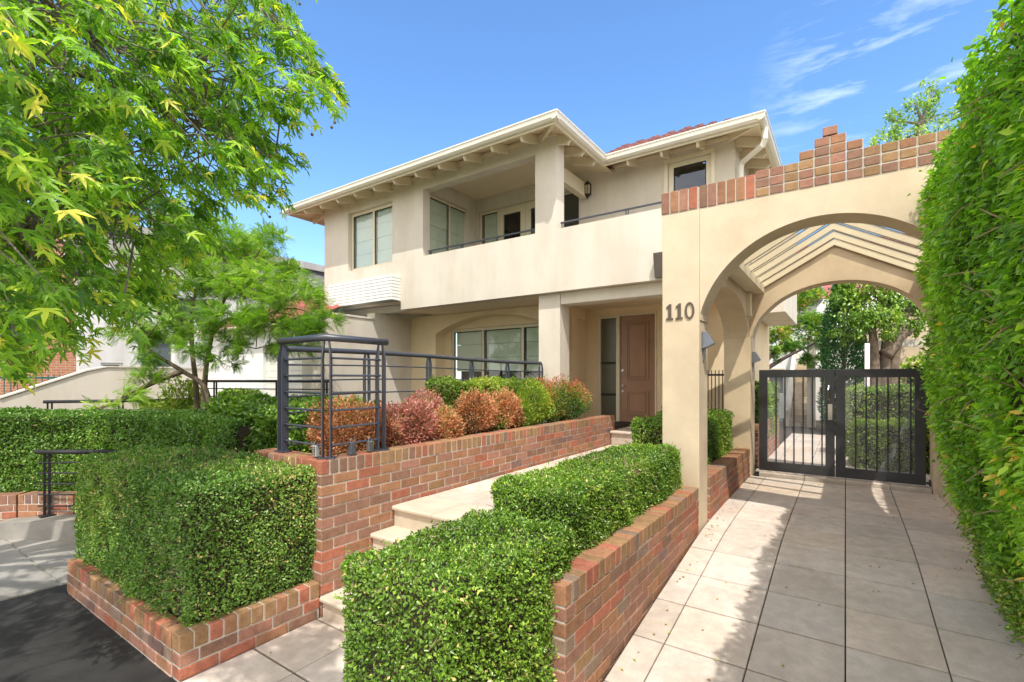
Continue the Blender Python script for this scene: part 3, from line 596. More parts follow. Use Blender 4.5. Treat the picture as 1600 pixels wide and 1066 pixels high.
# slatted screen box under the upper window
b = MB(); z0v, n_ = 1.625, 8
for k in range(n_):
    za_, zb_ = z0v+k*.0655, z0v+k*.0655+.056; b.box(-9.75, -7.63, 6.752, 6.772, za_, zb_); b.box(-7.65, -7.63, 6.773, 6.998, za_, zb_); b.box(-9.75, -9.73, 6.773, 6.998, za_, zb_)
b.build('slatted_screen', M_WHITE, H, bevel=.003)
b = MB(); b.box(-9.73, -7.655, 6.78, 6.995, 1.62, 2.145); b.build('screen_backing', surf('backing_grey', (.35, .35, .34), .8), H)  # plain grey board behind the slats
# lantern
ln = MB(); lx, ly, lz = -4.185, 8.70, 3.72
def ngon(r, n=6, z=0, cx=lx, cy=ly): return [(cx+r*math.cos(2*math.pi*k/n), cy+r*math.sin(2*math.pi*k/n), z) for k in range(n)]
def stack(m, rz, n=6):
    vs = []; [vs.extend(ngon(r, n, z)) for r, z in rz]; fs = [(i*n+k, i*n+(k+1) % n, (i+1)*n+(k+1) % n, (i+1)*n+k) for i in range(len(rz)-1) for k in range(n)]
    m.add(vs, fs+[tuple(range(n))[::-1], tuple((len(rz)-1)*n+k for k in range(n))])
stack(ln, [(.006, lz+.19), (.012, lz+.165), (.035, lz+.15), (.075, lz+.10), (.078, lz+.085)]); stack(ln, [(.055, lz-.085), (.06, lz-.10), (.03, lz-.14), (.012, lz-.165), (.006, lz-.185)])
for k in range(6):
    a = 2*math.pi*k/6; ln.tube([(lx+.056*math.cos(a), ly+.056*math.sin(a), lz-.09), (lx+.070*math.cos(a), ly+.070*math.sin(a), lz+.09)], .006, 4)
ln.box(lx-.02, lx+.02, ly+.05, 8.798, lz-.02, lz+.03); ln.box(lx-.035, lx+.035, 8.785, 8.799, lz-.08, lz+.12)
lo = ln.build('lantern', M_BLACK, H); g_ = MB(); stack(g_, [(.05, lz-.085), (.062, lz+.085)]); g_.build('lantern_glass', surf('lantern_glass', (.5, .42, .25), .2, .1), lo)
# balcony handrails
def railing(parent, name, pts, posts, bars=(), rt=.016, mat=M_IRON, drop=.05):
    m = MB(); m.tube(pts, rt, 10)
    for (x, y, z) in posts:
        for dx in (-.018, .018): m.box(x+dx-.006, x+dx+.006, y-.012, y+.012, z-drop, z-.008)
    return m.build(name, mat, parent)
railing(H, 'balcony_handrail', [(-6.93, 7.1, 2.575), (-4.40, 7.1, 2.575)], [(x, 7.1, 2.57) for x in (-6.88, -6.05, -5.22, -4.42)], drop=.10)
railing(H, 'balcony_handrail', [(-3.90, 7.1, 2.59), (-1.60, 7.1, 2.59)], [(x, 7.1, 2.585) for x in (-3.86, -2.75, -1.7)], drop=.11)
# ------------------------------------------------ roof: gutter, fascia, rafters, soffit boards, tiles
ZE = 3.93; PT = .577
def gutter(m, p, q, n):   # p,q ends on the fascia line; n outward
    p, q, n = Vector(p), Vector(q), Vector(n); d = (q-p).normalized(); prof = [(0, -.06), (.05, -.06), (.085, -.03), (.095, .035), (.105, .04), (.105, .06), (.085, .06), (.085, .04), (.07, -.02), (.04, -.045), (0, -.045)]
    k = len(prof); vs = [p-d*0+n*a+Vector((0, 0, z_)) for a, z_ in prof]+[q+n*a+Vector((0, 0, z_)) for a, z_ in prof]
    for i in (0, 1):
        pass
    # mitre the ends
    vs = [v for v in vs]; m.add(vs, [(i, (i+1) % k, k+(i+1) % k, k+i) for i in range(k)]+[tuple(range(k))[::-1], tuple(range(k, 2*k))])
GY, GX, RY, RX = 6.46, -3.66, 8.26, -1.09      # fascia lines
gm = MB(); gz = ZE+.06
gutter(gm, (-10.95, GY, gz), (GX+.09, GY, gz), (0, -1, 0)); gutter(gm, (GX, GY-.09, gz+.001), (GX, RY, gz+.001), (1, 0, 0))
gutter(gm, (GX+.1, RY, gz), (RX+.09, RY, gz), (0, -1, 0)); gutter(gm, (RX, RY-.09, gz+.001), (RX, 14.3, gz+.001), (1, 0, 0)); gutter(gm, (-10.95, 14, gz+.001), (-10.95, GY-.09, gz+.001), (-1, 0, 0))
gm.build('gutter', M_GUT, H)
fm = MB(); fz0, fz1 = ZE-.035, ZE+.10
fm.box(-10.95, GX, GY, GY+.03, fz0, fz1); fm.box(GX-.03, GX, GY+.031, RY+.03, fz0, fz1); fm.box(GX+.001, RX, RY, RY+.03, fz0, fz1); fm.box(RX-.03, RX, RY+.031, 14.3, fz0, fz1); fm.box(-10.95, -10.92, GY+.031, 14, fz0, fz1)
fm.build('fascia', M_TRIM, H)
ZS = ZE+.045; SP = .30      # underside boards, gently raking
def soffq(m, pts): m.add([(x, y, z) for x, y, z in pts], [tuple(range(len(pts)))])
def zsf(dist): return ZS+SP*dist
b = MB(); o_ = .70
soffq(b, [(-10.92, GY+.03, zsf(0)), (GX-.03, GY+.03, zsf(0)), (GX-.03-o_, GY+.03+o_, zsf(o_)), (-10.92+o_, GY+.03+o_, zsf(o_))])
soffq(b, [(GX-.03, GY+.03, zsf(0)), (GX-.03, RY+.03+o_, zsf(0)), (GX-.03-o_, RY+.03+o_, zsf(o_)), (GX-.03-o_, GY+.03+o_, zsf(o_))])
soffq(b, [(GX-.03, RY+.031, zsf(0)), (RX-.03, RY+.031, zsf(0)), (RX-.03-o_, RY+.03+o_, zsf(o_)), (GX-.03-o_, RY+.03+o_, zsf(o_))])
soffq(b, [(RX-.03, RY+.03, zsf(0)), (RX-.03, 14.3, zsf(0)), (RX-.03-o_, 14.3, zsf(o_)), (RX-.03-o_, RY+.03+o_, zsf(o_))])
soffq(b, [(-10.92, 14, zsf(0)), (-10.92, GY+.03, zsf(0)), (-10.92+o_, GY+.03+o_, zsf(o_)), (-10.92+o_, 14, zsf(o_))])
b.build('eave_boards', M_SOFF, H, fix=False)
rw, rh = .042, .155
def rafter(x, y, n, L=.56):     # n: outward direction of the eave
    n = Vector((n[0], n[1], 0)); side = Vector((-n.y, n.x, 0)); s_ = Vector((x, y, ZS-.012))-n*.03; e_ = s_-n*L+Vector((0, 0, SP*L))
    pr_ = [s_+Vector((0, 0, 0)), s_+Vector((0, 0, -rh*.45)), s_-n*.05+Vector((0, 0, -rh+.02)), e_+Vector((0, 0, -rh)), e_]
    vs = [p-side*rw/2 for p in pr_]+[p+side*rw/2 for p in pr_]; k = 5; rf = MB(); rf.add(vs, [tuple(range(k)), tuple(range(k, 2*k))[::-1]]+[(i, k+i, k+(i+1) % k, (i+1) % k) for i in range(k)]); rf.build('rafter_tail', M_TRIM, H)
x = -10.3
while x < GX-.3: rafter(x, GY, (0, -1)); x += .60
for y in (7.05, 7.55, 8.0): rafter(GX, y, (1, 0), .30 if y < 7.3 else .5)
x = GX+.45
while x < RX-.35: rafter(x, RY, (0, -1), .5); x += .60
for y in (8.9, 9.4, 9.9, 10.4, 10.9, 11.5, 12.1, 12.7): rafter(RX, y, (1, 0), .46)
for y in (7.1, 7.7, 8.3, 9, 10): rafter(-10.92, y, (-1, 0), .6)
# hip rafters at the corners
for (x, y, dx, dy) in ((GX-.02, GY+.02, -1, 1), (RX-.02, RY+.02, -1, 1), (-10.93, GY+.02, 1, 1)):
    s_ = Vector((x, y, ZS-.01)); e_ = s_+Vector((dx*.55, dy*.55, SP*.55)); sd = Vector((dy, -dx, 0)).normalized()*.025
    rf = MB(); rf.add([s_-sd, s_+sd, e_+sd, e_-sd, s_-sd-Vector((0, 0, .07)), s_+sd-Vector((0, 0, .07)), e_+sd-Vector((0, 0, .13)), e_-sd-Vector((0, 0, .13))], [(0, 1, 2, 3), (7, 6, 5, 4), (0, 4, 5, 1), (1, 5, 6, 2), (2, 6, 7, 3), (3, 7, 4, 0)]); rf.build('hip_rafter', M_TRIM, H)
b = MB(); b.box(X0-.02, -3.93, 6.965, 6.998, 4.02, 4.09); b.box(-3.928, -3.90, 6.965, 7.3, 4.02, 4.09); b.box(-4.0, -1.51, 8.765, 8.798, 4.03, 4.09); b.box(-1.53, -1.50, 8.799, 13, 4.03, 4.09); b.build('cornice', M_TRIM, H)
# tiled planes, each course its own overlapping step
rt = MB()
def course_plane(xa, xb, y0, y1, z0, hl, hr, PT=PT):
    """front slope; hl/hr: how far the ends step in per metre of run (hips)"""
    n = int((y1-y0)/.30)+1; st = (y1-y0)/n
    for k in range(n):
        ya, yb = y0+k*st, y0+(k+1)*st+.05; za_, zb_ = z0+PT*(ya-y0)+.03, z0+PT*(yb-y0)+.005; l0, r0 = xa+hl*(ya-y0), xb-hr*(ya-y0); m_ = max(1, int((r0-l0)/.30))
        for i in range(m_):
            c_ = (.21, .072, .06); kk = random.uniform(.75, 1.2); rt.col = tuple(v*kk for v in c_); u0, u1 = l0+(r0-l0)*i/m_, l0+(r0-l0)*(i+1)/m_-.01; um = u0+.06
            rt.add([(u0, ya, za_+.035), (um, ya, za_+.045), (um+.03, ya, za_), (u1, ya, za_), (u0, yb, zb_+.035), (um, yb, zb_+.045), (um+.03, yb, zb_), (u1, yb, zb_),
                    (u0, ya, za_-.035), (u1, ya, za_-.035)], [(0, 1, 5, 4), (1, 2, 6, 5), (2, 3, 7, 6), (8, 9, 3, 2, 1, 0)])
course_plane(GX-.1, RX+.02, RY-.05, 9.65, ZE+.07, 0, 1)
course_plane(-10.98, GX+.02, GY-.05, 9.65, ZE+.045, 1, 1, .31)
rt.col = (.26, .075, .06)
zr = ZE+.05+.31*(9.65-GY); zr2 = ZE+.07+PT*(9.65-RY)
rt.add([(-10.98, GY, ZE+.09), (-10.98, 14, ZE+.09), (-10.98+3.2, 9.65, zr)], [(0, 1, 2)])
rt.add([(GX+.02, GY-.05, ZE+.09), (GX+.02, 14, ZE+.09), (GX-3.2, 9.65, zr)], [(0, 1, 2)])
rt.add([(RX+.02, RY, ZE+.08), (RX+.02, 14.3, ZE+.08), (RX-1.4, 12.9, zr2), (RX-1.4, 9.65, zr2)], [(0, 1, 2, 3)])
rt.add([(-7.78, 9.65, zr), (GX-3.2, 9.65, zr), (GX, 14, ZE+.09), (-10.98, 14, ZE+.09)], [(0, 1, 2, 3)])
rt.add([(GX-.1, 9.65, zr2), (RX-1.4, 9.65, zr2), (RX-1.4, 14, ZE), (GX-.1, 14, ZE)], [(0, 1, 2, 3)])
rt.add([(GX-.1, RY, ZE+.07), (GX-.1, 9.65, zr2), (GX-.1, 14, ZE)], [(0, 1, 2)])
rt.build('roof', M_TILE, H, fix=False)
# downpipe from the right hand gutter
b = MB(); b.tube([(RX+.05, 8.5, ZE+.0), (RX+.05, 8.5, ZE-.17), (RX+.02, 8.52, ZE-.25), (-1.42, 8.90, 3.64), (-1.455, 8.92, 3.56), (-1.455, 8.92, 1.5)], .045, 12); b.build('downpipe', M_GUT, H)
b = MB(); b.prism([(6.86, 1.80), (6.998, 1.80), (6.998, 1.46), (6.93, 1.46)], 'x', -2.27, -2.14); b.build('rainwater_head', surf('rain_head', (.12, .10, .085), .5), H)
# rear balcony box seen through the arch
b = MB(); b.box(-1.53, -.94, 10.5, 13.2, 1.27, 3.6); b.build('rear_bay', M_HOUSE, H, bevel=.01)

# ================================================================== ARCHED ENTRANCE (pillars, two arched walls, glazed gable)
AR = thing('entrance_arch', 'cream rendered entrance arch with stepped brick coping and the number 110', 'archway', (-.2, 5.3, -1.5))
def arcpts(x0, x1, zs, za, n=40, e=2.0):
    c, h = (x0+x1)/2, (x1-x0)/2; out = []
    for i in range(n+1):
        t = math.pi*i/n; ct, st = math.cos(t), math.sin(t); out.append((c-h*math.copysign(abs(ct)**(2/e), ct), zs+(za-zs)*abs(st)**(2/e)))
    return out
Rf = 1.088; fc, fz = -.17, .382   # front arch circle
t0 = math.acos(1.05/Rf); fr = [(fc-Rf*math.cos(t), fz+Rf*math.sin(t)) for t in np.linspace(t0, math.pi-t0, 44)]
poly = [(-1.22, .60)]+fr+[(.88, .60), (1.255, .60), (1.255, 1.735), (-1.225, 1.735), (-1.225, .60)]
b = MB(); b.prism(poly[:-1]+[(-1.225, .601)], 'y', 5.162, 5.498); b.build('front_wall', M_STUC, AR)
b = MB(); b.box(-1.605, -1.228, 5.150, 5.51, -1.8, 1.735); b.build('pillar', M_STUC, AR, bevel=.006)
b = MB(); b.box(.882, 1.26, 5.150, 5.51, -1.8, .598); b.build('pillar', M_STUC, AR, bevel=.006)
b = MB()
for i in range(4): add_brick(b, (-1.612+i*.094, 5.142, 1.742), (.084, 0, 0), (0, .375, 0), (0, 0, .225), 'sold')
for i in range(6): add_brick(b, (-1.228+i*.0865, 5.155, 1.742), (.0765, 0, 0), (0, .355, 0), (0, 0, .225), 'sold')
x = -.708
hs_ = [3, 3, 3, 4, 5, 5, 4, 3, 3, 3, 3, 3, 3, 3, 3]
for i, h in enumerate(hs_):
    for k in range(h): add_brick(b, (x+i*.12, 5.155, 1.742+k*.086), (.110, 0, 0), (0, .355, 0), (0, 0, .0765), 'top')
add_brick(b, (x+4.5*.12, 5.155, 1.742+5*.086), (.110, 0, 0), (0, .355, 0), (0, 0, .0765), 'top')
b.cur = 1; b.col = (1, 1, 1); b.box(-1.608, -1.24, 5.148, 5.512, 1.736, 1.960); b.box(-1.238, -.709, 5.161, 5.504, 1.736, 1.960)
for i, h in enumerate(hs_): b.box(x+i*.12-.004, x+i*.12+.114, 5.161, 5.504, 1.736, 1.738+h*.086-.008)
b.build('brick_coping', [M_BRICK, M_MORTAR], AR, fix=False)
# numbers 110
b = MB(); nm = surf('number_bronze', (.15, .11, .08), .45, .15, 20, 90, .1, metal=.3); z0n, hN = .62, .165; yn0, yn1 = 5.138, 5.149
def one(x): b.prism([(x, z0n), (x+.072, z0n), (x+.072, z0n+.016), (x+.054, z0n+.022), (x+.054, z0n+hN), (x+.036, z0n+hN), (x+.002, z0n+hN-.030), (x+.002, z0n+hN-.045), (x+.022, z0n+hN-.040), (x+.022, z0n+.022), (x, z0n+.016)], 'y', yn0, yn1)
one(-1.562); one(-1.463)
o0 = [(-1.322+.048*math.cos(t), z0n+hN/2+(hN/2+.004)*math.sin(t)) for t in np.linspace(0, 2*math.pi, 33)[:-1]]; i0 = [(-1.322+.027*math.cos(t), z0n+hN/2+(hN/2-.014)*math.sin(t)) for t in np.linspace(0, 2*math.pi, 33)[:-1]]
n = 32; vs = [(p[0], yn0, p[1]) for p in o0+i0]+[(p[0], yn1, p[1]) for p in o0+i0]
fs = []
for k in range(n):
    j = (k+1) % n; fs += [(k, j, n+j, n+k), (2*n+k, 3*n+k, 3*n+j, 2*n+j), (k, 2*n+k, 2*n+j, j), (n+k, n+j, 3*n+j, 3*n+k)]
b.add(vs, fs); b.build('house_number', nm, AR, fix=False)
# rear arch wall with its gable top, measured from the curve it shows
re_ = [(-1.20, .64), (-1.165, .77), (-1.085, .93), (-.95, 1.085), (-.78, 1.22), (-.58, 1.315), (-.36, 1.375), (-.13, 1.398), (.10, 1.385), (.32, 1.335), (.53, 1.245), (.71, 1.115), (.84, .95), (.915, .79), (.945, .64)]
def smooth(pts, n=4):
    out = []
    for i in range(len(pts)-1):
        p0, p1, p2, p3 = [np.array(pts[min(max(i+k, 0), len(pts)-1)]) for k in (-1, 0, 1, 2)]
        for t in np.linspace(0, 1, n, endpoint=False): out.append(tuple(.5*((2*p1)+(-p0+p2)*t+(2*p0-5*p1+4*p2-p3)*t*t+(-p0+3*p1-3*p2+p3)*t**3)))
    return out+[tuple(pts[-1])]
poly = smooth(re_)+[(1.32, .64), (1.32, 1.22), (-.13, 1.955), (-1.57, 1.22), (-1.57, .64)]
b = MB(); b.prism(poly, 'y', 8.30, 8.62); b.build('rear_wall', M_STUC, AR)
for (a, e) in ((-1.575, -1.198), (.942, 1.32)):
    b = MB(); b.box(a, e, 8.17 if a < 0 else 8.29, 8.63, -1.8, .638); b.build('pillar', M_STUC, AR, bevel=.006)
# side arcades between front and rear pillars
for (xa, xb) in ((-1.58, -1.228), (.95, 1.25)):
    pts = arcpts(5.512, 8.168, .64, 1.17, 36); poly = [(p, q) for p, q in pts]+[(8.298, .64), (8.298, 1.30), (5.512, 1.30)]
    b = MB(); b.prism(poly, 'x', xa, xb); b.build('side_arcade', M_STUC, AR)
b = MB(); b.box(1.0, 1.42, 7.62, 8.16, -1.7, -.2); b.box(1.0, 1.3, 5.515, 7.61, -1.7, -1.25); b.build('side_plinth', M_STUC, AR, bevel=.006)
# boxed eave beams, rafters and glass
for (xa, xb) in ((-1.30, -1.02), (.80, 1.06)):
    b = MB(); b.box(xa, xb, 5.50, 8.295, 1.305, 1.44)
    if xa < 0: b.box(xa+.01, xa+.13, 8.0, 8.16, .95, 1.30)
    b.build('eave_beam', M_TRIM, AR, bevel=.005)
RG = (-.13, 1.985); PL = (-1.16, 1.40); PRr = (.93, 1.40)
def rft(y, w=.05, hgt=.075):
    m = MB()
    for e in (PL, PRr):
        d = Vector((e[0]-RG[0], 0, e[1]-RG[1])).normalized(); L_ = math.hypot(e[0]-RG[0], e[1]-RG[1])
        nrm = Vector((-d.z, 0, d.x)); nrm = nrm if nrm.z > 0 else -nrm
        a = Vector((RG[0], y, RG[1])); sgn_ = -1 if e[0] < 0 else 1
        q = a+d*L_; m.add([a+Vector((0, 0, -hgt*1.15)), a, q, q-nrm*hgt, a+Vector((0, w, -hgt*1.15)), a+Vector((0, w, 0)), q+Vector((0, w, 0)), q-nrm*hgt+Vector((0, w, 0))],
                          [(0, 1, 2, 3), (7, 6, 5, 4), (0, 4, 5, 1), (1, 5, 6, 2), (2, 6, 7, 3), (3, 7, 4, 0)])
    return m
for y in (5.62, 6.06, 6.50, 6.94, 7.38, 7.82, 8.248):
    rft(y).build('rafter', M_TRIM, AR, bevel=.003)
m = MB()
for e in (PL, PRr):
    a = (RG[0], RG[1]+.012); q = (e[0], e[1]+.012)
    m.add([(a[0], 5.5, a[1]), (a[0], 8.62, a[1]), (q[0], 8.62, q[1]), (q[0], 5.5, q[1]), (a[0], 5.5, a[1]+.008), (a[0], 8.62, a[1]+.008), (q[0], 8.62, q[1]+.008), (q[0], 5.5, q[1]+.008)], [(0, 1, 2, 3), (7, 6, 5, 4), (0, 4, 5, 1), (1, 5, 6, 2), (2, 6, 7, 3), (3, 7, 4, 0)])
m.build('roof_glass', M_ROOFGL, AR, fix=False)
m = MB(); 
for y in (5.62, 6.06, 6.50, 6.94, 7.38, 7.82, 8.248):
    for e in (PL, PRr):
        for dy in (-.004, .050):
            m = MB(); m.tube([(RG[0], y+dy, RG[1]+.005), (e[0], y+dy, e[1]+.005)], .004, 4); m.build('glazing_bead', M_BLACK, AR)
# under-gable board standing clear of the rear wall
m = MB()
for e in (PL, PRr):
    a = (RG[0], RG[1]-.02); q = (e[0], e[1]-.02)
    m.prism([(a[0], a[1]-.02), (q[0], q[1]-.02), (q[0], q[1]-.075), (a[0], a[1]-.075)], 'y', 8.262, 8.298)
m.build('gable_board', surf('board_brown', (.40, .28, .17), .7, .06), AR)
# wall lamps on the passage side of the pillars
LMP = surf('lamp_grey', (.22, .24, .29), .35, .1, 20, 90, .05, metal=.5)
for (x, y, z, s_) in ((-1.226, 5.30, .40, 1), (-1.196, 8.36, .33, 1)):
    m = MB(); m.prism([(x+.001, z+.09), (x+.045, z+.085), (x+.115, z-.035), (x+.10, z-.05), (x+.001, z-.09)], 'y', y-.055, y+.055)
    l_ = m.build('wall_lamp', LMP, AR, bevel=.003); m = MB(); m.prism([(x+.001, z-.092), (x+.03, z-.08), (x+.012, z-.20), (x+.001, z-.23)], 'y', y-.012, y+.012); m.build('lamp_bracket', LMP, l_)

# ================================================================== GATE
def gate_leaf(x0, x1, label, lock):
    G = thing('gate', label, 'gate', (x0, 8.47, -1.43), 'pair of charcoal driveway gates')
    z0, z1, y0, y1 = -1.425, .137, 8.45, 8.49; sw, tr_, br = .115, .115, .14
    m = MB(); m.grid([x0, x0+sw, x1-sw, x1], [z0, z0+br, z1-tr_, z1], lambda u, z: not (x0+sw < u < x1-sw and z0+br < z < z1-tr_), 'y', y0, y1); m.build('frame', M_GATE, G, bevel=.004)
    nb = 6; w = (x1-sw)-(x0+sw)
    for k in range(nb):
        u = x0+sw+.008+(w-.016)*(k+.5 if lock else k+1)/(nb+.0 if lock else nb) if False else x0+sw+w*(k+1)/(nb+.35)
        m = MB(); m.box(u-.009, u+.009, y0+.004, y0+.022, z0+br-.002, z1-tr_+.002); m.build('bar', M_BLACK, G)
    m = MB(); m.add([(x0+sw, y1-.006, z0+br), (x1-sw, y1-.006, z0+br), (x1-sw, y1-.006, z1-tr_), (x0+sw, y1-.006, z1-tr_)], [(0, 1, 2, 3)]); m.build('mesh_panel', M_MESH, G)
    hx = x0 if lock else x1; dx = -.05 if lock else .04
    for z in (z0+.03, z1-.22): m = MB(); m.tube([(hx+dx, y0-.01, z-.03), (hx+dx, y0-.01, z+.05)], .012, 8); m.box(min(hx, hx+dx), max(hx, hx+dx), y0-.014, y0-.004, z-.01, z+.02); m.build('hinge', M_BLACK, G)
    if lock:
        m = MB(); m.box(x1-.085, x1-.028, y0-.03, y0-.001, -.60, -.37); k_ = m.build('lock', surf('lock_plate', (.45, .42, .36), .4, .1, metal=.5), G, bevel=.004)
        m = MB(); m.tube([(x1-.07, y0-.005, -.32), (x1-.075, y0-.05, -.29), (x1-.08, y0-.055, -.16), (x1-.075, y0-.008, -.10)], .009, 8); m.build('handle', M_STEEL, k_)
    return G
gate_leaf(-1.115, -.127, 'left gate leaf, charcoal framed with upright bars and a lock on its edge', True)
gate_leaf(-.118, .885, 'right gate leaf, charcoal framed with upright bars, beside the leafy wall', False)

# ================================================================== RAILINGS
RL = thing('corner_railing', 'tall charcoal corner railing frame bolted to the end of the long brick wall', 'railing', (-3.45, 2.36, -.65))
PLc, PC, PR = (-4.13, 2.40), (-3.47, 2.385), (-3.475, 2.945); zt = .335
m = MB(); m.tube([(PLc[0]-.05, PLc[1], zt), (PC[0]+.01, PC[1]-.01, zt), (PR[0], PR[1]+.07, zt)], .030, 14); m.build('handrail', M_IRON, RL, smooth=True)
def twopost(p, d, z0=-.648, z1=.30, sep=.032, hw=.032, tp_=.12):
    m = MB(); d = Vector((d[0], d[1], 0)).normalized(); nrm = Vector((-d.y, d.x, 0))
    for s_ in (-1, 1):
        c_ = Vector((p[0], p[1], 0))+d*sep*s_; m.obox(c_-d*.005-nrm*hw+Vector((0, 0, z0)), d*.010, nrm*hw*2, Vector((0, 0, z1-tp_-z0)))
        m.add([c_-d*.005-nrm*hw+Vector((0, 0, z1-tp_)), c_+d*.005-nrm*hw+Vector((0, 0, z1-tp_)), c_+d*.005+nrm*hw+Vector((0, 0, z1-tp_)), c_-d*.005+nrm*hw+Vector((0, 0, z1-tp_)),
               c_-d*(.005+.4*sep*s_)-nrm*.012+Vector((0, 0, z1+.01)), c_+d*(.005-.4*sep*s_)-nrm*.012+Vector((0, 0, z1+.01)), c_+d*(.005-.4*sep*s_)+nrm*.012+Vector((0, 0, z1+.01)), c_-d*(.005+.4*sep*s_)+nrm*.012+Vector((0, 0, z1+.01))],
              [(0, 1, 5, 4), (1, 2, 6, 5), (2, 3, 7, 6), (3, 0, 4, 7), (4, 5, 6, 7)])
    q = Vector((p[0], p[1], 0)); m.obox(q-d*.07-nrm*.045+Vector((0, 0, z0)), d*.14, nrm*.09, Vector((0, 0, .008)))
    for s_ in (-1, 1): m.tube([q+d*.055*s_+Vector((0, 0, z0+.008)), q+d*.055*s_+Vector((0, 0, z0+.018))], .009, 6)
    return m
for p, d in ((PLc, (1, .0)), ((PC[0]-.01, PC[1]+.01), (.75, .66)), (PR, (.25, 1))): twopost(p, d).build('post', M_IRON, RL)
for k in range(6):
    z = -.545+.143*k
    m = MB(); m.tube([(PLc[0], PLc[1], z), (PC[0]-.035, PC[1]-.01, z)], .0095, 8); m.tube([(PC[0]+.015, PC[1]+.035, z), (PR[0], PR[1], z)], .0095, 8)
    for q in ((PLc[0]+.025, PLc[1], z), (PR[0], PR[1]-.03, z)): m.tube([(q[0]-.012, q[1], z), (q[0]+.012, q[1], z)], .015, 8)
    m.build('crossbar', M_IRON, RL)
TR = thing('terrace_railing', 'long low charcoal railing curving back along the terrace towards the house post', 'railing', (-4.3, 5, -.7))
tp = [(-4.15, 2.42, .27), (-4.22, 3.39, .285), (-4.31, 4.42, .285), (-4.42, 5.4, .275), (-4.46, 6.35, .27), (-4.25, 7.04, .265)]
def interp(pts, n=6): return [tuple(p) for p in smooth(pts, n)]
m = MB(); m.tube(interp(tp), .026, 12); m.build('handrail', M_IRON, TR, smooth=True)
for k in range(6):
    m = MB(); m.tube([(p[0]+.01, p[1], p[2]-.145*(k+1)) for p in interp(tp)], .008, 8); m.build('crossbar', M_IRON, TR, smooth=True)
for i, p in enumerate(tp[1:]):
    a = Vector(tp[i]); e = Vector(tp[min(i+2, 5)]); twopost((p[0], p[1]), (e-a)[:2], -.85, p[2]-.02, hw=.019, tp_=.08).build('post', M_IRON, TR)
def lowrail(name, label, p, q, zt_, zb_, bars, posts, loc, rt=.028, mat=M_BLACK):
    T_ = thing(name, label, 'railing', loc); p, q = Vector(p), Vector(q); m = MB(); m.tube([(*p, zt_), (*q, zt_)], rt, 10); m.build('handrail', mat, T_, smooth=True)
    for z in bars:
        m = MB(); m.tube([(*(p+(q-p)*.03), z), (*(q-(q-p)*.01), z)], .010, 8); m.build('crossbar', mat, T_)
    d = (q-p).normalized()
    for t in posts:
        c_ = p+(q-p)*t; m = MB()
        for s_ in (-1, 1): c2 = c_+d*.03*s_; m.box(c2.x-.012, c2.x+.012, c2.y-.012, c2.y+.012, zb_, zt_)
        m.box(c_.x-.07, c_.x+.07, c_.y-.07, c_.y+.07, zb_-.002, zb_+.01); m.build('post', mat, T_)
    return T_
lowrail('kerb_railing', 'short black railing standing on the concrete kerb beside the big square hedge', at(56, 706, 5.9)[:2], at(180, 706, 5.9)[:2], -.89, -1.665, [-1.02, -1.15, -1.28, -1.41, -1.55], (.14, .92), (-8, 1.8, -1.7))
a, q = at(68, 628, 8.6), at(291, 625.5, 9.4); lowrail('garden_railing', 'long thin dark railing over the dark hedge, in front of the sloping cream wall', a[:2], q[:2], -.41, -1.3, [-.58, -.72, -.86], (.04, .52, .97), (-10, 3, -1.3), .03)
a, q = at(291, 596, 9.6), at(516, 595.5, 8.6); lowrail('garden_railing', 'dark railing behind the corner railing frame, in front of the white garage door', a[:2], q[:2], -.045, -.95, [-.19, -.34, -.49], (.03, .22, .66, .97), (-8, 5, -1), .026)
# key safes on the wall top
for i, (p, lab, c_) in enumerate(((at(391, 707, 4.05), 'silver key safe hanging from the lowest bar left of the corner post', (.45, .45, .43)), (at(540, 711, 3.98), 'closed black key safe hanging from the lowest bar, nearest the corner post', (.07, .075, .09)), (at(573, 703, 4.2), 'grey key safe with push buttons beside the right hand post of the railing frame', (.16, .17, .18)))):
    x, y, _ = p; y = max(y, 2.42); 
    if i: x = -3.455; y = (2.62, 2.81)[i-1]
    else: x, y = -3.60, 2.375
    T_ = thing('key_safe', lab, 'key safe', (x, y, -.63)); w, d_, z0, z1 = (.028, .018, -.642, -.548) if i != 1 else (.030, .026, -.646, -.540)
    mt = surf('safe%d' % i, c_, .45, .1, 30, 90, .1, metal=.3 if i != 1 else 0); m = MB()
    if i == 1: m.add([(x-w, y-w, z0), (x+w, y-w, z0), (x+w, y+w, z0), (x-w, y+w, z0), (x-w*.7, y-w*.6, z1), (x+w*.7, y-w*.6, z1), (x+w*.7, y+w*.6, z1), (x-w*.7, y+w*.6, z1)], [(0, 3, 2, 1), (4, 5, 6, 7), (0, 1, 5, 4), (1, 2, 6, 5), (2, 3, 7, 6), (3, 0, 4, 7)])
    elif i == 0: m.box(x-w, x+w, y-d_, y+d_, z0, z1)
    else: m.box(x-d_, x+d_, y-w, y+w, z0, z1)
    m.build('body', mt, T_, bevel=.005)
    m = MB(); m.tube([(x, y-.015, z1-.003), (x, y-.015, z1+.02), (x, y, z1+.034), (x, y+.015, z1+.02), (x, y+.015, z1-.003)], .0035, 6); m.build('shackle', M_STEEL, T_)
    if i != 1:
        m = MB()
        for r_ in range(5):
            for s_ in (-1, 1):
                if i == 0: m.box(x+s_*.010-.005, x+s_*.010+.005, y-d_-.003, y-d_+.002, z0+.014+r_*.015, z0+.022+r_*.015)
                else: m.box(x+d_-.002, x+d_+.003, y+s_*.010-.005, y+s_*.010+.005, z0+.014+r_*.015, z0+.022+r_*.015)
        m.build('buttons', M_BLACK if i == 0 else M_STEEL, T_)
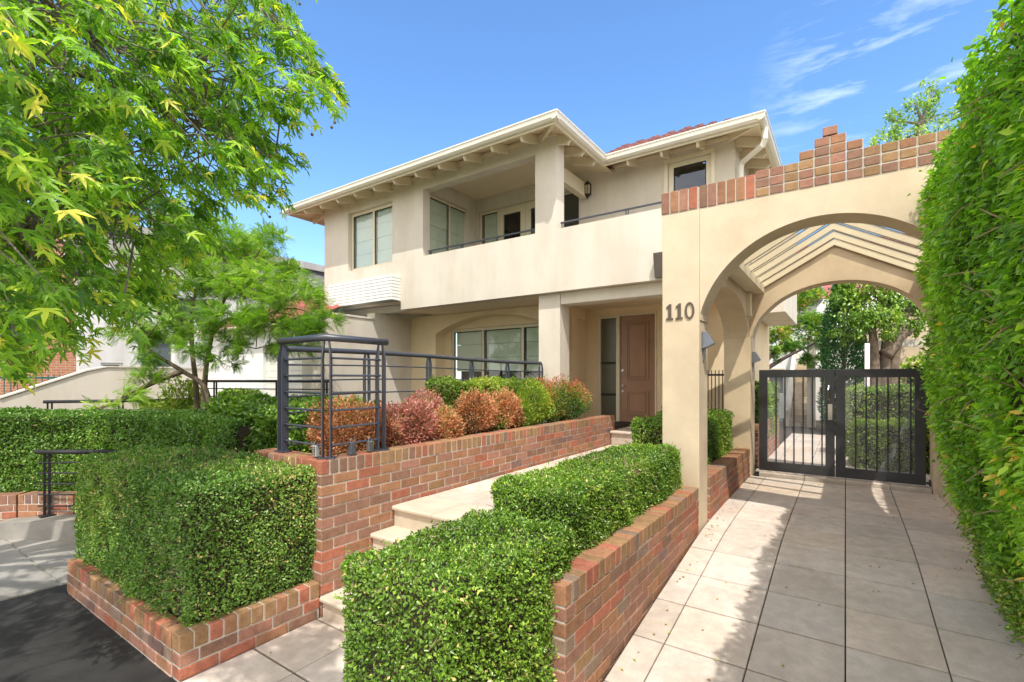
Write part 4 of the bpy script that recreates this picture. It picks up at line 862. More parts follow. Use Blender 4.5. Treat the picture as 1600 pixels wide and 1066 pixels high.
# dark picket fence behind the rear pillar
PF = thing('picket_fence', 'dark iron picket fence seen between the two left pillars', 'fence', (-2, 9.0, -1.2)); m = MB()
m.box(-2.6, -1.3, 8.98, 9.0, .05, .085); m.box(-2.6, -1.3, 8.98, 9.0, -.9, -.865); m.build('rail', M_BLACK, PF)
m = MB()
for k in range(22): m.box(-2.6+k*.06, -2.6+k*.06+.014, 8.981, 8.995, -1.0, .15)
m.build('pickets', M_BLACK, PF)

# ================================================================== HEDGES AND SHRUBS
hedge_box('clipped_hedge', 'big square clipped hedge filling the low brick planter, partly shaded on top', -5.75, -3.47, 1.36, 2.36, -1.66, -.70, 62000, .022, LM_BOXD, lump=.025, faces='xXyZ', browntop=.10)
hedge_box('clipped_hedge', 'nearest clipped hedge block, glossy and sunlit, at the near end of the brick planter wall', -2.03, -1.30, 1.45, 2.56, -1.92, -.86, 46000, .021, LM_BOX, lump=.022, faces='xXyYZ', browntop=.03)
hedge_box('clipped_hedge', 'long clipped hedge between the entry landing and the planter wall, ending at the numbered pillar', -1.98, -1.37, 2.57, 5.06, -1.2, -.69, 60000, .021, LM_BOX, lump=.022, faces='xXyYZ', browntop=.03)
hedge_box('clipped_hedge', 'short clipped hedge behind the numbered pillar, half in its shade', -2.15, -1.40, 5.62, 8.0, -1.2, -.50, 26000, .030, LM_BOX, lump=.03, faces='xXyZ')
# dark hedge behind the curved wall, as overlapping runs that follow the wall
T_ = None
def curved_hedge(name, label, pts, th, z0, z1, n, size, mat, cat='hedge', lump=.03, tmpl=None):
    t = thing(name, label, cat, (pts[0][0], pts[0][1], z0)); pts = [np.array(p, float) for p in pts]; L_ = [np.linalg.norm(pts[i+1]-pts[i]) for i in range(len(pts)-1)]; cum = np.concatenate([[0], np.cumsum(L_)])
    def pos(s):
        i = np.clip(np.searchsorted(cum, s, 'right')-1, 0, len(L_)-1); f = (s-cum[i])/np.array(L_)[i]; A = np.array(pts); d = unit(A[i+1]-A[i]); return A[i]*(1-f)[:, None]+A[i+1]*f[:, None], np.stack([-d[:, 1], d[:, 0]], 1)
    h = z1-z0; nf = int(n*h/(h+th)); s = RNG.uniform(0, cum[-1], nf); p, q = pos(s); z = z0+RNG.random(nf)*h
    P1 = np.stack([p[:, 0], p[:, 1], z], 1); N1 = np.stack([-q[:, 0], -q[:, 1], 0*z], 1)
    nt_ = n-nf; s = RNG.uniform(0, cum[-1], nt_); p, q = pos(s); w = RNG.random(nt_)*th; P2 = np.stack([p[:, 0]+q[:, 0]*w, p[:, 1]+q[:, 1]*w, 0*w+z1-.04*(w < .06)], 1); N2 = np.tile([0, 0, 1.], (nt_, 1))
    P = np.concatenate([P1, P2]); Nn = np.concatenate([N1, N2])
    P = P+Nn*(lump*smoothnoise(P, 5, 1)+lump*.8*smoothnoise(P, 13, 2)-np.abs(RNG.normal(0, .03, len(P))))[:, None]
    D = unit(RNG.normal(0, 1, P.shape)+.5*Nn+np.array([0, 0, .2])); NN = unit(Nn+RNG.normal(0, .75, P.shape)+np.array([0, 0, .5])); rnd = np.clip(.4+.2*smoothnoise(P, 3, 3)+RNG.normal(0, .2, len(P)), 0, 1)
    blades('foliage', P, D, NN, size*RNG.uniform(.6, 1.4, len(P)), tmpl or T_leaf(.55), mat, t, rnd)
    b = MB()
    vs = []
    for i in range(len(pts)):
        d = unit(pts[min(i+1, len(pts)-1)]-pts[max(i-1, 0)]); nn = np.array([-d[1], d[0]])
        for w_, z_ in ((.07, z0-.05), (.07, z1-.08), (th-.04, z1-.08), (th-.04, z0-.05)): vs.append((*(pts[i]+nn*w_), z_))
    k_ = len(pts); b.add(vs, [(4*i+a, 4*i+4+a, 4*i+4+(a+1) % 4, 4*i+(a+1) % 4) for i in range(k_-1) for a in range(4)]+[(0, 1, 2, 3), (4*k_-1, 4*k_-2, 4*k_-3, 4*k_-4)])
    b.build('branches', M_CORE, t, fix=False); return t
curved_hedge('dark_hedge', 'long dark clipped hedge behind the curved brick wall, running off the left edge', [(-9.8, .0), (-9.0, 1.0), (-8.55, 1.55), (-7.95, 2.0), (-7.15, 2.32), (-6.0, 2.52), (-5.3, 2.55)], .75, -1.45, -.44, 60000, .034, LM_BOXD)
curved_hedge('loose_hedge', 'bright looser hedge between the dark hedge and the corner railing frame', [(-6.35, 2.75), (-5.3, 2.70), (-4.22, 2.75)], .9, -1.2, -.30, 16000, .05, LM_BOX, lump=.06, tmpl=T_long(.5))
hedge_box('lime_hedge', 'square lime green hedge behind the red shrubs, along the terrace railing', -4.35, -3.98, 4.35, 6.55, -.9, -.02, 26000, .030, LM_LIME, lump=.03, faces='xXyYZ')
b_ = bush
b_('red_shrub', 'wide orange and brown shrub inside the corner railing frame', (-3.82, 2.95, -.50), (.26, .48, .27), 9450, .036, LM_ORANGE, tmpl=T_leaf(.35))
b_('red_shrub', 'crimson shrub right beside the railing frame, sprawling over the wall top', (-3.78, 3.62, -.50), (.24, .32, .25), 7020, .036, LM_RED, tmpl=T_leaf(.35))
b_('red_shrub', 'pink tipped taller shrub behind the crimson one', (-3.95, 3.98, -.44), (.22, .26, .26), 5400, .036, LM_RED, tmpl=T_leaf(.35))
b_('red_shrub', 'low salmon shrub between the pink tipped shrub and the square lime hedge', (-3.70, 4.05, -.55), (.18, .22, .19), 4860, .036, LM_ORANGE, tmpl=T_leaf(.35))
b_('red_shrub', 'round rust brown shrub in front of the lime hedge', (-3.76, 4.66, -.44), (.21, .27, .28), 6210, .036, LM_ORANGE, tmpl=T_leaf(.35))
b_('red_shrub', 'round bright orange shrub, the last one before the yellow green bush', (-3.74, 5.28, -.45), (.20, .26, .26), 5940, .036, LM_ORANGE, tmpl=T_leaf(.35))
b_('yellow_shrub', 'round yellow green bush between the orange shrub and the red tipped bush', (-3.78, 6.05, -.40), (.24, .40, .31), 7020, .036, LM_YEL, tmpl=T_leaf(.35))
b_('mixed_shrub', 'green bush with red and yellow tips at the door end of the brick wall', (-3.76, 7.05, -.38), (.26, .50, .34), 9450, .036, LM_MIX, tmpl=T_leaf(.35), toplift=.35)
b_('mixed_shrub', 'dull green and red bush in front of the house post', (-4.15, 6.75, -.30), (.24, .34, .30), 4320, .036, LM_MIX, tmpl=T_leaf(.35), toplift=.3)
b_('red_shrub', 'small pink shrub squeezed between the railing frame and the crimson shrub', (-3.72, 3.25, -.52), (.17, .28, .22), 4200, .036, LM_RED, tmpl=T_leaf(.35))
b_('mixed_shrub', 'low green and brown shrub between the rust brown and the bright orange shrubs', (-3.80, 4.98, -.52), (.18, .24, .20), 3400, .036, LM_MIX, tmpl=T_leaf(.35))
b_('mixed_shrub', 'low green shrub between the orange shrub and the yellow green bush', (-3.74, 5.66, -.50), (.18, .24, .22), 3200, .036, LM_YEL, tmpl=T_leaf(.35))
b_('mixed_shrub', 'green bush with few red leaves just before the red tipped end bush', (-3.78, 6.55, -.42), (.22, .34, .28), 4600, .036, LM_MIX, tmpl=T_leaf(.35))
# leafy wall at the right: pointed leaves hanging from a wall of twigs
def leafwall():
    t = thing('ivy_hedge', 'tall wall of glossy pointed leaves filling the right edge above the paving', 'hedge', (1.1, 3, -1.6))
    y0, y1, z0, z1 = .2, 5.12, -1.60, 1.62
    def xface(y, z):   # the hedge leans out over the paving, tucked in at its foot
        f = np.interp(z, [-1.6, -1.45, -1.2, -.9, -.3, .9, 1.62], [.90, .87, .80, .68, .58, .50, .56]); return f
    n1 = 54000; y = RNG.uniform(y0, y1, n1); z = RNG.uniform(z0, z1, n1); x = xface(y, z)
    P = np.stack([x, y, z], 1); Nn = np.tile([-1., 0, .1], (n1, 1))
    n2 = 9000; x2 = RNG.uniform(.55, 1.6, n2); yy = RNG.uniform(y0, y1, n2); P2 = np.stack([x2, yy, 0*x2+z1], 1); N2 = np.tile([0, 0, 1.], (n2, 1))
    n3 = 7000; z3 = RNG.uniform(z0, z1, n3); x3 = xface(0, z3)+RNG.random(n3)*1.0; P3 = np.stack([x3, 0*z3+y1, z3], 1); N3 = np.tile([0, 1., 0], (n3, 1))
    n4 = 3000; z4 = RNG.uniform(z0, z1, n4); P4 = np.stack([xface(0, z4)+RNG.random(n4), 0*z4+y0, z4], 1); N4 = np.tile([0, -1., 0], (n4, 1))
    P = np.concatenate([P, P2, P3, P4]); Nn = np.concatenate([Nn, N2, N3, N4])
    off = .03*smoothnoise(P, 3.2, 1)+.035*smoothnoise(P, 8, 2)+.025*smoothnoise(P, 19, 5)-np.abs(RNG.normal(0, .05, len(P)))
    P = P+Nn*off[:, None]; low = P[:, 2] < -1.0+.15*smoothnoise(P, 4, 9)
    sprig = RNG.random(len(P)) < .02; P = P+Nn*(sprig*RNG.random(len(P))*.09)[:, None]
    D = unit(RNG.normal(0, .75, P.shape)+Nn*.9+np.array([0, -.1, -.75])); D[low] = unit(RNG.normal(0, 1, (low.sum(), 3))+Nn[low]); NN = unit(Nn*1.0+RNG.normal(0, .5, P.shape)+np.array([0, 0, .75]))
    rnd = np.clip(.45+.2*smoothnoise(P, 2.6, 3)+RNG.normal(0, .22, len(P)), 0, .985); rnd[RNG.random(len(P)) < .006] = 1
    size = np.where(low, .024, .045)*RNG.uniform(.55, 1.25, len(P))
    blades('foliage', P[~low], D[~low], NN[~low], size[~low], T_long(.46), LM_VINE, t, rnd[~low])
    k = np.repeat(np.where(low)[0], 3); Q = P[k]+RNG.normal(0, .02, (len(k), 3)); blades('young_foliage', Q, unit(RNG.normal(0, 1, Q.shape)+Nn[k]), NN[k], .028*RNG.uniform(.6, 1.3, len(k)), T_leaf(.6), LM_BOX, t, np.clip(RNG.normal(.55, .25, len(k)), 0, 1))
    b = MB(); zs_ = [-1.6, -1.45, -1.2, -.9, -.3, .9, 1.55]; xs_ = [float(xface(0, q))+.10 for q in zs_]
    vs = [(x_, y_, z_) for y_ in (y0+.08, y1-.12) for x_, z_ in zip(xs_, zs_)]; k_ = len(zs_)
    b.add(vs+[(1.7, y0+.08, -1.6), (1.7, y0+.08, 1.55), (1.7, y1-.12, -1.6), (1.7, y1-.12, 1.55)], [(i, i+1, k_+i+1, k_+i) for i in range(k_-1)]+[(k_-1, 2*k_+1, 2*k_+3, 2*k_-1), tuple(range(k_))+(2*k_+1, 2*k_), tuple(range(k_, 2*k_))+(2*k_+3, 2*k_+2)])
    b.cur = 1
    for i in range(200):
        y_ = random.uniform(y0, y1); z_ = random.uniform(-1.5, 1.5); x_ = float(xface(0, z_)); d_ = Vector((-random.random()*.8, random.uniform(-1, 1), random.uniform(-.6, 1.2))).normalized()
        p_ = Vector((x_+.06, y_, z_)); b.tube([p_, p_+d_*.08+Vector((-.03, 0, 0)), p_+d_*.17+Vector((-.03, 0, -.02))], [.005, .0035, .002], 5, False)
    b.build('branches', [M_CORE, M_TWIG], t, fix=False)
leafwall()

# ================================================================== TREES
def inpoly(x, y, poly):
    c = np.zeros(len(x), bool); n = len(poly)
    for i in range(n):
        (x1, y1), (x2, y2) = poly[i], poly[(i+1) % n]
        hit = ((y1 > y) != (y2 > y)) & (x < (x2-x1)*(y-y1)/((y2-y1) or 1e-9)+x1); c ^= hit
    return c
def street_tree():
    """sweetgum: limbs reach over the footpath from the road side; drooping twigs carry starry leaves"""
    t = thing('street_tree', 'large street tree with starry leaves and hanging seed balls filling the upper left corner', 'tree', (-6.4, -1.6, -1.9))
    out = [(-400, -700), (520, -700), (480, -60), (475, 20), (500, 60), (512, 95), (528, 140), (515, 190), (480, 205), (462, 215), (468, 250), (440, 262), (450, 315), (425, 330), (420, 372), (385, 350), (375, 330), (360, 310), (330, 340), (325, 385), (300, 430), (275, 480), (250, 530), (205, 535), (170, 525), (120, 560), (70, 545), (35, 600), (-60, 640), (-400, 640)]
    clumps = []
    while len(clumps) < 730:
        x = random.uniform(-160, 540); y = random.uniform(-190, 640); 
        
        if y < 0 and random.random() < .4: continue
        if not inpoly(np.array([x]), np.array([y]), out)[0]: continue
        far = np.interp(x, [-100, 120, 300, 540], [4.2, 5.0, 5.6, 5.4]); near = np.interp(x, [-100, 120, 300, 540], [1.9, 2.6, 3.7, 4.7]); 
        if y > 330: near = max(near, 2.3)
        clumps.append(at(x, y, random.uniform(near, far)))
    n_in = len(clumps)
    for _ in range(95):   # the rest of the crown, over the road and behind the camera
        u = unit(RNG.normal(0, 1, 3)); c_ = np.array([-3.9, -1.8, 2.7])+u*np.array([1.7, 1.4, .9])*random.uniform(.3, 1)
        x, y, d = proj(c_)
        if d > .3 and -150 < x < 1750 and -150 < y < 1200: continue
        if c_[0] > -2.4 or c_[2] < 1.6: continue
        clumps.append(tuple(c_))
    for _ in range(46): clumps.append(tuple(np.array([-1.45, -.45, 2.75])+unit(RNG.normal(0, 1, 3))*np.array([.6, .55, .4])*random.uniform(.3, 1)))
    # limbs
    tb = MB(); root = Vector((-6.4, -1.6, -1.95)); fork = Vector((-6.2, -1.3, 1.6)); tb.tube([root, (-6.38, -1.55, -1.2), (-6.3, -1.45, .3), fork], [.26, .20, .17, .15], 12)
    tb.build('trunk', M_BARKG, t, smooth=True, fix=False)
    lb = MB(); nodes = []
    ends = [(at(420, -40, 5.0), .05), (at(300, 120, 4.8), .045), (at(150, 60, 3.6), .05), (at(430, 250, 5.2), .04), (at(200, 330, 4.0), .04), (at(60, 420, 3.2), .04), (at(120, -220, 4), .05), (at(330, -260, 5), .045), ((-1.75, -.8, 3.0), .05), ((-3.2, -2.6, 3.6), .05), ((-3.0, -.6, 4.4), .05), ((-7.6, -3.2, 4.2), .05), ((-5, -3.8, 4.6), .05)]
    for e, r in ends:
        e = Vector(e); m1 = fork.lerp(e, .33)+Vector((random.uniform(-.2, .2), random.uniform(-.2, .2), .75)); m2 = fork.lerp(e, .7)+Vector((random.uniform(-.2, .2), random.uniform(-.2, .2), .5))
        pts = smooth([tuple(fork), tuple(m1), tuple(m2), tuple(e)], 7); rr = np.linspace(.085, .014, len(pts)); lb.tube(pts, list(rr), 8, False); nodes += [np.array(p) for p in pts[4:]]
    NA = np.array(nodes); Ps, Ds, Ns, Sz, Rn = [], [], [], [], []; balls = MB()
    for ci, c_ in enumerate(clumps):
        c_ = np.array(c_); j = np.argsort(np.linalg.norm(NA-c_, axis=1)+.6*np.maximum(0, c_[2]-NA[:, 2]))[random.randint(0, 7)]; a = NA[j]
        hd = c_-a; hd[2] = 0; hd = unit(hd+RNG.normal(0, .25, 3)*(1, 1, 0)+np.array([.25, .35, 0])); Lh = random.uniform(.28, .55); droop = random.uniform(.15, .75)
        tip = c_+hd*Lh*.7+np.array([0, 0, -droop*Lh]); mid = c_+np.array([0, 0, .05])
        if ci < n_in:
            tx, ty, td = proj(np.array([tip, c_, c_+hd*Lh*.4])); 
            if not inpoly(tx, ty, [(x+10, y+10) for x, y in out]).all(): continue
        pts = [tuple(a), tuple((a+mid)/2+np.array([0, 0, .10])+RNG.normal(0, .05, 3)), tuple(mid), tuple((mid+tip)/2+np.array([0, 0, .04])), tuple(tip)]
        sp = smooth(pts, 3); lb.tube(sp, list(np.linspace(.0095, .0022, len(sp))), 4, False)
        k = random.randint(15, 22)
        for q in range(k):
            f = (q+.5)/k; p = (mid*(1-f)+tip*f)+RNG.normal(0, .02, 3)+np.array([0, 0, .04*math.sin(3.1*f)])
            w = unit(hd*(.5+.6*f)+RNG.normal(0, .62, 3)*(1, 1, .45)+np.array([0, 0, -.55])); st = w*random.uniform(.03, .07)
            Ps.append(p+st); Ds.append(unit(w+np.array([0, 0, -.35]))); Ns.append(unit(RNG.normal(0, .55, 3)+np.array([0, 0, 1.]))); Sz.append(random.choice((random.uniform(.05, .10), random.uniform(.08, .125)))); Rn.append(np.clip(random.gauss(.42, .25)+(.22 if f > .8 else 0)+.15*math.sin(ci*1.7), 0, 1))
        if random.random() < .07 and ci < n_in:
            for _ in range(random.randint(1, 2)):
                q = tip+RNG.normal(0, .05, 3)+np.array([0, 0, -.1]); balls.tube([tuple(tip), tuple((tip+q)/2), tuple(q)], .0012, 3, False)
                vs, fs = [], []
                for i in range(7):
                    th = math.pi*i/6
                    for k2 in range(8): ph = 2*math.pi*k2/8; r_ = .015*(1+.12*((i+k2) % 2)); vs.append((q[0]+r_*math.sin(th)*math.cos(ph), q[1]+r_*math.sin(th)*math.sin(ph), q[2]+r_*math.cos(th)))
                for i in range(6):
                    for k2 in range(8): fs.append((i*8+k2, i*8+(k2+1) % 8, i*8+8+(k2+1) % 8, i*8+8+k2))
                balls.add(vs, fs)
    P = np.array(Ps); px_, py_, d_ = proj(P); vis = (d_ > .15) & (px_ > -80) & (px_ < 1650) & (py_ > -80) & (py_ < 1100)
    big = [(x+ (12 if x > 0 else 0), y+12) for x, y in out]
    keep = (~vis) | inpoly(px_, py_, big) & (d_ > 1.7); keep &= ~((d_ > -.5) & (d_ < 1.5) & (px_ > -200) & (px_ < 1800))
    blades('foliage', P[keep], np.array(Ds)[keep], np.array(Ns)[keep], np.array(Sz)[keep], T_star(), LM_STAR, t, np.array(Rn)[keep])
    lb.build('branches', M_TWIG if False else M_BARKG, t, fix=False); o = balls.build('seed_balls', surf('seed_ball', (.17, .13, .05), .8, .3, 30, 90, .3), t, fix=False); o['kind'] = 'stuff'
    print('street leaves', keep.sum())
street_tree()
def crown_tree(name, label, base, blobs, leafn, size, mat, tmpl, bark=M_BARK, trunk_r=.07, trunks=None, group=None, cat='tree', spread=.5, up=.3, twig=True, dens=1.0):
    """blobs: (centre, radii) pads of foliage joined by limbs to the trunks"""
    t = thing(name, label, cat, base, group); base = Vector(base); tb = MB(); trunks = trunks or [[tuple(base), tuple(base.lerp(Vector(blobs[0][0]), .6))]]
    nodes = []
    for tr_ in trunks:
        sp = smooth(tr_, 6) if len(tr_) > 2 else [tuple(Vector(tr_[0]).lerp(Vector(tr_[1]), f)) for f in np.linspace(0, 1, 7)]
        tb.tube(sp, list(np.linspace(trunk_r, trunk_r*.4, len(sp))), 9); nodes += [np.array(p) for p in sp[2:]]
    tb.build('trunk', bark, t, smooth=True, fix=False); NA = np.array(nodes); lb = MB(); Ps, Ds, Ns, Rn = [], [], [], []; vol = [r[0]*r[1]*r[2] for _, r in blobs]; vt = sum(v**.67 for v in vol)
    for (c_, r), v in zip(blobs, vol):
        c_ = np.array(c_); r = np.array(r); k = int(leafn*v**.67/vt); a = NA[np.argmin(np.linalg.norm(NA-c_, axis=1))]
        sp = smooth([tuple(a), tuple((a+c_)/2+RNG.normal(0, .06, 3)+np.array([0, 0, .05])), tuple(c_)], 4); lb.tube(sp, list(np.linspace(trunk_r*.35, .006, len(sp))), 6, False)
        ntw = max(3, k//28)
        tips = [c_+unit(RNG.normal(0, 1, 3))*r*random.uniform(.35, 1.0) for _ in range(ntw)]
        for tp_ in tips: 
            if twig: lb.tube([tuple(c_), tuple((c_+tp_)/2+np.array([0, 0, .03])), tuple(tp_)], [.007, .004, .0015], 4, False)
        TI = np.array(tips)[RNG.integers(0, ntw, k)]; mr = float(r.mean()); U = unit(RNG.normal(0, 1, (k, 3))); P = TI+U*(RNG.random(k)**.5)[:, None]*mr*.42
        Ps.append(P); rel = unit(P-c_); Ds.append(unit(rel*spread+RNG.normal(0, .6, (k, 3))+np.array([0, 0, up]))); Ns.append(unit(RNG.normal(0, .5, (k, 3))+np.array([0, 0, 1.]))); Rn.append(np.clip(.48+.18*smoothnoise(P, 3, 3)+RNG.normal(0, .2, k), 0, 1))
    P = np.concatenate(Ps); blades('foliage', P, np.concatenate(Ds), np.concatenate(Ns), size*RNG.uniform(.65, 1.25, len(P)), tmpl, mat, t, np.concatenate(Rn))
    lb.build('branches', bark, t, fix=False); return t
def A(x, y, d): return at(x, y, d)
bl = []
for (x, y, d, r) in [(300, 385, 8.8, .5), (350, 375, 8.8, .55), (390, 395, 9, .5), (415, 375, 8.6, .35), (330, 430, 8.4, .5), (375, 450, 8.2, .5), (420, 440, 8.4, .55), (455, 470, 8.1, .45), (480, 500, 7.9, .35), (430, 505, 7.8, .4), (380, 505, 7.9, .38), (340, 490, 7.8, .35), (270, 440, 8.2, .4), (455, 420, 9.0, .3), (490, 520, 7.7, .25), (455, 540, 7.7, .3), (290, 470, 8.4, .4), (250, 500, 8, .35), (235, 400, 8.6, .4), (285, 350, 9, .4), (300, 545, 7.8, .25), (215, 590, 8, .25), (160, 640, 7.4, .2), (120, 655, 7.3, .18), (190, 620, 7.6, .2), (225, 560, 8, .22), (345, 565, 8, .2), (215, 450, 8.6, .35), (240, 530, 8.3, .28), (270, 520, 8.4, .3), (310, 520, 8.2, .28), (400, 545, 8, .25), (505, 500, 7.7, .22), (350, 535, 8, .25), (200, 520, 8.3, .25)]:
    bl.append((A(x, y, d), (r*1.3, r*1.3, r*.28)))
J0 = A(335, 640, 8.3); J1 = A(396, 632, 8.5)
crown_tree('feathery_tree', 'feathery bright green tree leaning over the hedge, left of the corner railing', (J0[0], J0[1], -1.0), bl, 8600, .165, LM_FERN, T_frond(), bark=M_BARK, trunk_r=.05,
    trunks=[[(J0[0], J0[1], -1.1), A(322, 610, 8.3), A(285, 580, 8.2), A(230, 545, 8.1), A(190, 500, 8.2)], [(*A(310, 645, 8.6)[:2], -1.1), A(306, 600, 8.5), A(300, 540, 8.5), A(303, 470, 8.6), A(330, 400, 8.7)],
            [(*A(318, 645, 8.5)[:2], -1.1), A(320, 600, 8.4), A(328, 540, 8.4), A(345, 480, 8.4), A(380, 420, 8.6)], [A(285, 580, 8.2), A(235, 600, 8), A(190, 625, 7.7), A(150, 640, 7.4)], [A(331, 520, 8.4), A(360, 498, 8.2), A(420, 490, 8.0)]], spread=.8, up=.0)
# behind the gate
b = []
for (x, y, d, r) in [(1325, 465, 13, .55), (1370, 455, 12.6, .6), (1410, 470, 12.4, .55), (1340, 500, 12.4, .5), (1385, 500, 12.2, .5), (1425, 510, 12.4, .4), (1320, 520, 12.6, .35), (1440, 480, 12.6, .5), (1390, 420, 13, .7), (1340, 415, 13, .6), (1440, 430, 13, .6)]: b.append((A(x, y, d), (r, r, r*.75)))
crown_tree('garden_tree', 'bushy garden tree with dark leaning trunks, seen through the arch above the right gate leaf', (*A(1375, 600, 12.4)[:2], -1.5), b, 9000, .10, LM_BOX, T_long(.5), trunk_r=.16,
    trunks=[[(*A(1368, 620, 12.4)[:2], -1.5), A(1366, 560, 12.4), A(1362, 500, 12.4)], [(*A(1388, 620, 12.4)[:2], -1.5), A(1398, 560, 12.4), A(1412, 500, 12.4)], [(*A(1375, 620, 12.5)[:2], -1.5), A(1384, 550, 12.4), A(1388, 490, 12.4)], [A(1383, 555, 12.3), A(1405, 530, 12.3), A(1425, 515, 12.3)]], spread=.4, up=-.6)
b = []
for (x, y, d, r) in [(1225, 470, 15, .6), (1260, 465, 15, .6), (1255, 505, 14.6, .6), (1215, 520, 14, .55), (1280, 530, 15, .5), (1240, 540, 14.4, .45), (1205, 548, 13.8, .4), (1270, 560, 14.6, .35), (1210, 440, 15, .6), (1285, 500, 15.4, .4)]: b.append((A(x, y, d), (r, r, r*.5)))
crown_tree('maple_tree', 'open spreading maple with dark branches seen through the left of the arch', (*A(1180, 640, 13.4)[:2], -1.5), b, 6000, .10, LM_MAPLE, T_star(), bark=surf('bark_dark', (.07, .05, .045), .9, .3), trunk_r=.07,
    trunks=[[(*A(1183, 640, 13.4)[:2], -1.5), A(1192, 580, 13.5), A(1215, 545, 13.8), A(1245, 500, 14.4)], [A(1192, 580, 13.5), A(1225, 560, 13.8), A(1255, 545, 14.2)]], spread=.6, up=0)
t = thing('conifer', 'dense blue green conifer between the maple and the garden tree, through the arch', 'tree', (*A(1322, 600, 13.4)[:2], -1.5)); c_ = np.array(A(1318, 520, 13.4)); n = 9000
z = RNG.random(n); ph = RNG.uniform(0, 2*math.pi, n); rr = .52*np.minimum(1, (1.12-z)*2.2)*(1+.12*np.sin(z*30+ph*3))*RNG.random(n)**.3
P = np.stack([c_[0]+rr*np.cos(ph), c_[1]+rr*np.sin(ph), -1.3+z*4.0], 1); D = unit(np.stack([np.cos(ph), np.sin(ph), 0*ph+.9], 1)+RNG.normal(0, .3, (n, 3)))
blades('foliage', P, D, RNG.normal(0, 1, (n, 3)), .12*RNG.uniform(.6, 1.3, n), T_leaf(.28), LM_CONI, t); m = MB(); m.tube([(c_[0], c_[1], -1.5), (c_[0], c_[1], 2.2)], [.08, .02], 8); m.build('trunk', M_BARK, t)
b = []
for (x, y, d, r) in [(1458, 140, 17, .40), (1430, 165, 17, .45), (1400, 190, 17, .45), (1455, 185, 17, .6), (1420, 215, 17, .6), (1378, 215, 17, .38), (1362, 232, 17, .28), (1470, 230, 17, .7), (1400, 260, 17, .9), (1460, 280, 17, .9)]: b.append((A(x, y, d), (r, r, r*.9)))
crown_tree('tall_tree', 'tall pale leaved tree rising behind the brick coping of the arch', (*A(1440, 400, 17)[:2], -1.5), b, 5200, .12, leafmat('leaf_pale', [(0, (.05, .10, .02)), (.5, (.16, .23, .06)), (1, (.40, .44, .22))], .4, .4), T_leaf(.55),
    trunks=[[(*A(1440, 400, 17)[:2], -1.5), A(1440, 420, 17), A(1432, 260, 17), A(1440, 190, 17)]], trunk_r=.2, up=-.1, bark=M_BARKG)
hedge_box('garden_hedge', 'upper clipped garden hedge behind the right gate leaf, by the beige wall', *sorted((A(1322, 600, 11)[0], 2.4)), 11.2, 11.9, -1.5, -.18, 9000, .05, LM_BOX, faces='xyZ', lump=.05)
hedge_box('garden_hedge', 'lower yellowish clipped hedge just behind the right gate leaf', .12, 2.0, 9.9, 10.5, -1.5, -.72, 9000, .042, LM_LIME, faces='xyZ', lump=.04)
hedge_box('garden_hedge', 'narrow clipped hedge behind the left gate leaf, above the brick planter', -1.75, -1.22, 9.4, 12.0, -1.1, -.1, 9000, .045, LM_BOX, faces='XyZ', lump=.04)
b = MB(); brick_wall(b, (-1.20, 8.95), (0, 1), 3.2, .2, -.78, -1.7, mode='face'); tag(b.build('brick_planter_wall', [M_BRICK, M_MORTAR], fix=False), 'brick planter seen through the bars of the left gate leaf', 'wall')
hedge_box('ivy_bank', 'bank of bright ivy at the foot of the beige wall, above the right gate leaf', .95, 3.2, 11.95, 12.6, -1.5, .32, 6000, .07, LM_LIME, faces='xyZ', lump=.08, tmpl=T_long(.7))
# left garden, beyond the dark hedge
hedge_box('garden_hedge', 'low yellow green hedge behind the long thin railing', -12.2, -9.2, 3.95, 4.8, -1.2, -.50, 15000, .05, LM_LIME, faces='xXyZ', lump=.05)
hedge_box('garden_hedge', 'small square hedge at the foot of the white garage, behind the feathery tree', *[-12.6, -11.3], 5.6, 6.3, -1.2, -.30, 5000, .06, LM_LIME, faces='xXyZ', lump=.04)
bush('yellow_shrub', 'small yellow green bush at the foot of the leaning trunk', (*A(288, 620, 9.3)[:2], -.5), (.4, .4, .45), 1500, .08, LM_LIME, tmpl=T_leaf(.4))

# ================================================================== NEIGHBOURING BUILDINGS
C = thing('boundary_wall', 'cream rendered boundary wall whose top slopes down to the left', 'wall', (-14, 3, -1.9)); m = MB()
m.prism([(-1.5, -1.9), (-1.5, -1.0), (1.9, -.50), (2.19, -.42), (3.56, .16), (3.9, .25), (4.2, .26), (8.0, .26), (8.0, -1.9)], 'x', -14.25, -14.0); m.build('wall_body', M_HOUSE, C)
m = MB(); m.prism([(2.17, -.408), (3.55, .175), (3.9, .265), (8.0, .275), (8.0, .305), (3.89, .295), (3.54, .205), (2.17, -.378)], 'x', -14.28, -13.97); m.build('coping', M_HOUSE, C)
GA = thing('garage', 'white rendered garage with a ribbed white door and a red tiled roof', 'garage', (-11, 6.5, -1.9)); m = MB()
m.grid([-14.0, -11.25, -9.32, -9.21], [-1.9, .78, 1.18], lambda u, z: not (-11.25 < u < -9.32 and z < .78), 'y', 6.05, 6.3); m.box(-14.0, -13.8, 6.301, 9, -1.9, 1.18); m.build('wall', M_WHITE, GA)
m = MB()
for k in range(18): m.box(-11.25, -9.32, 6.14+.004*(k % 2), 6.17, -1.9+k*.149, -1.9+k*.149+.143)
m.build('garage_door', surf('garage_white', (.84, .82, .76), .5, .03), GA)
m = MB(); m.box(-14.1, -9.21, 5.85, 6.04, 1.10, 1.20); m.tube([(-14.1, 5.82, 1.2), (-9.21, 5.82, 1.2)], .05, 8); m.build('gutter', M_TRIM, GA)
m = MB(); random.seed(3)
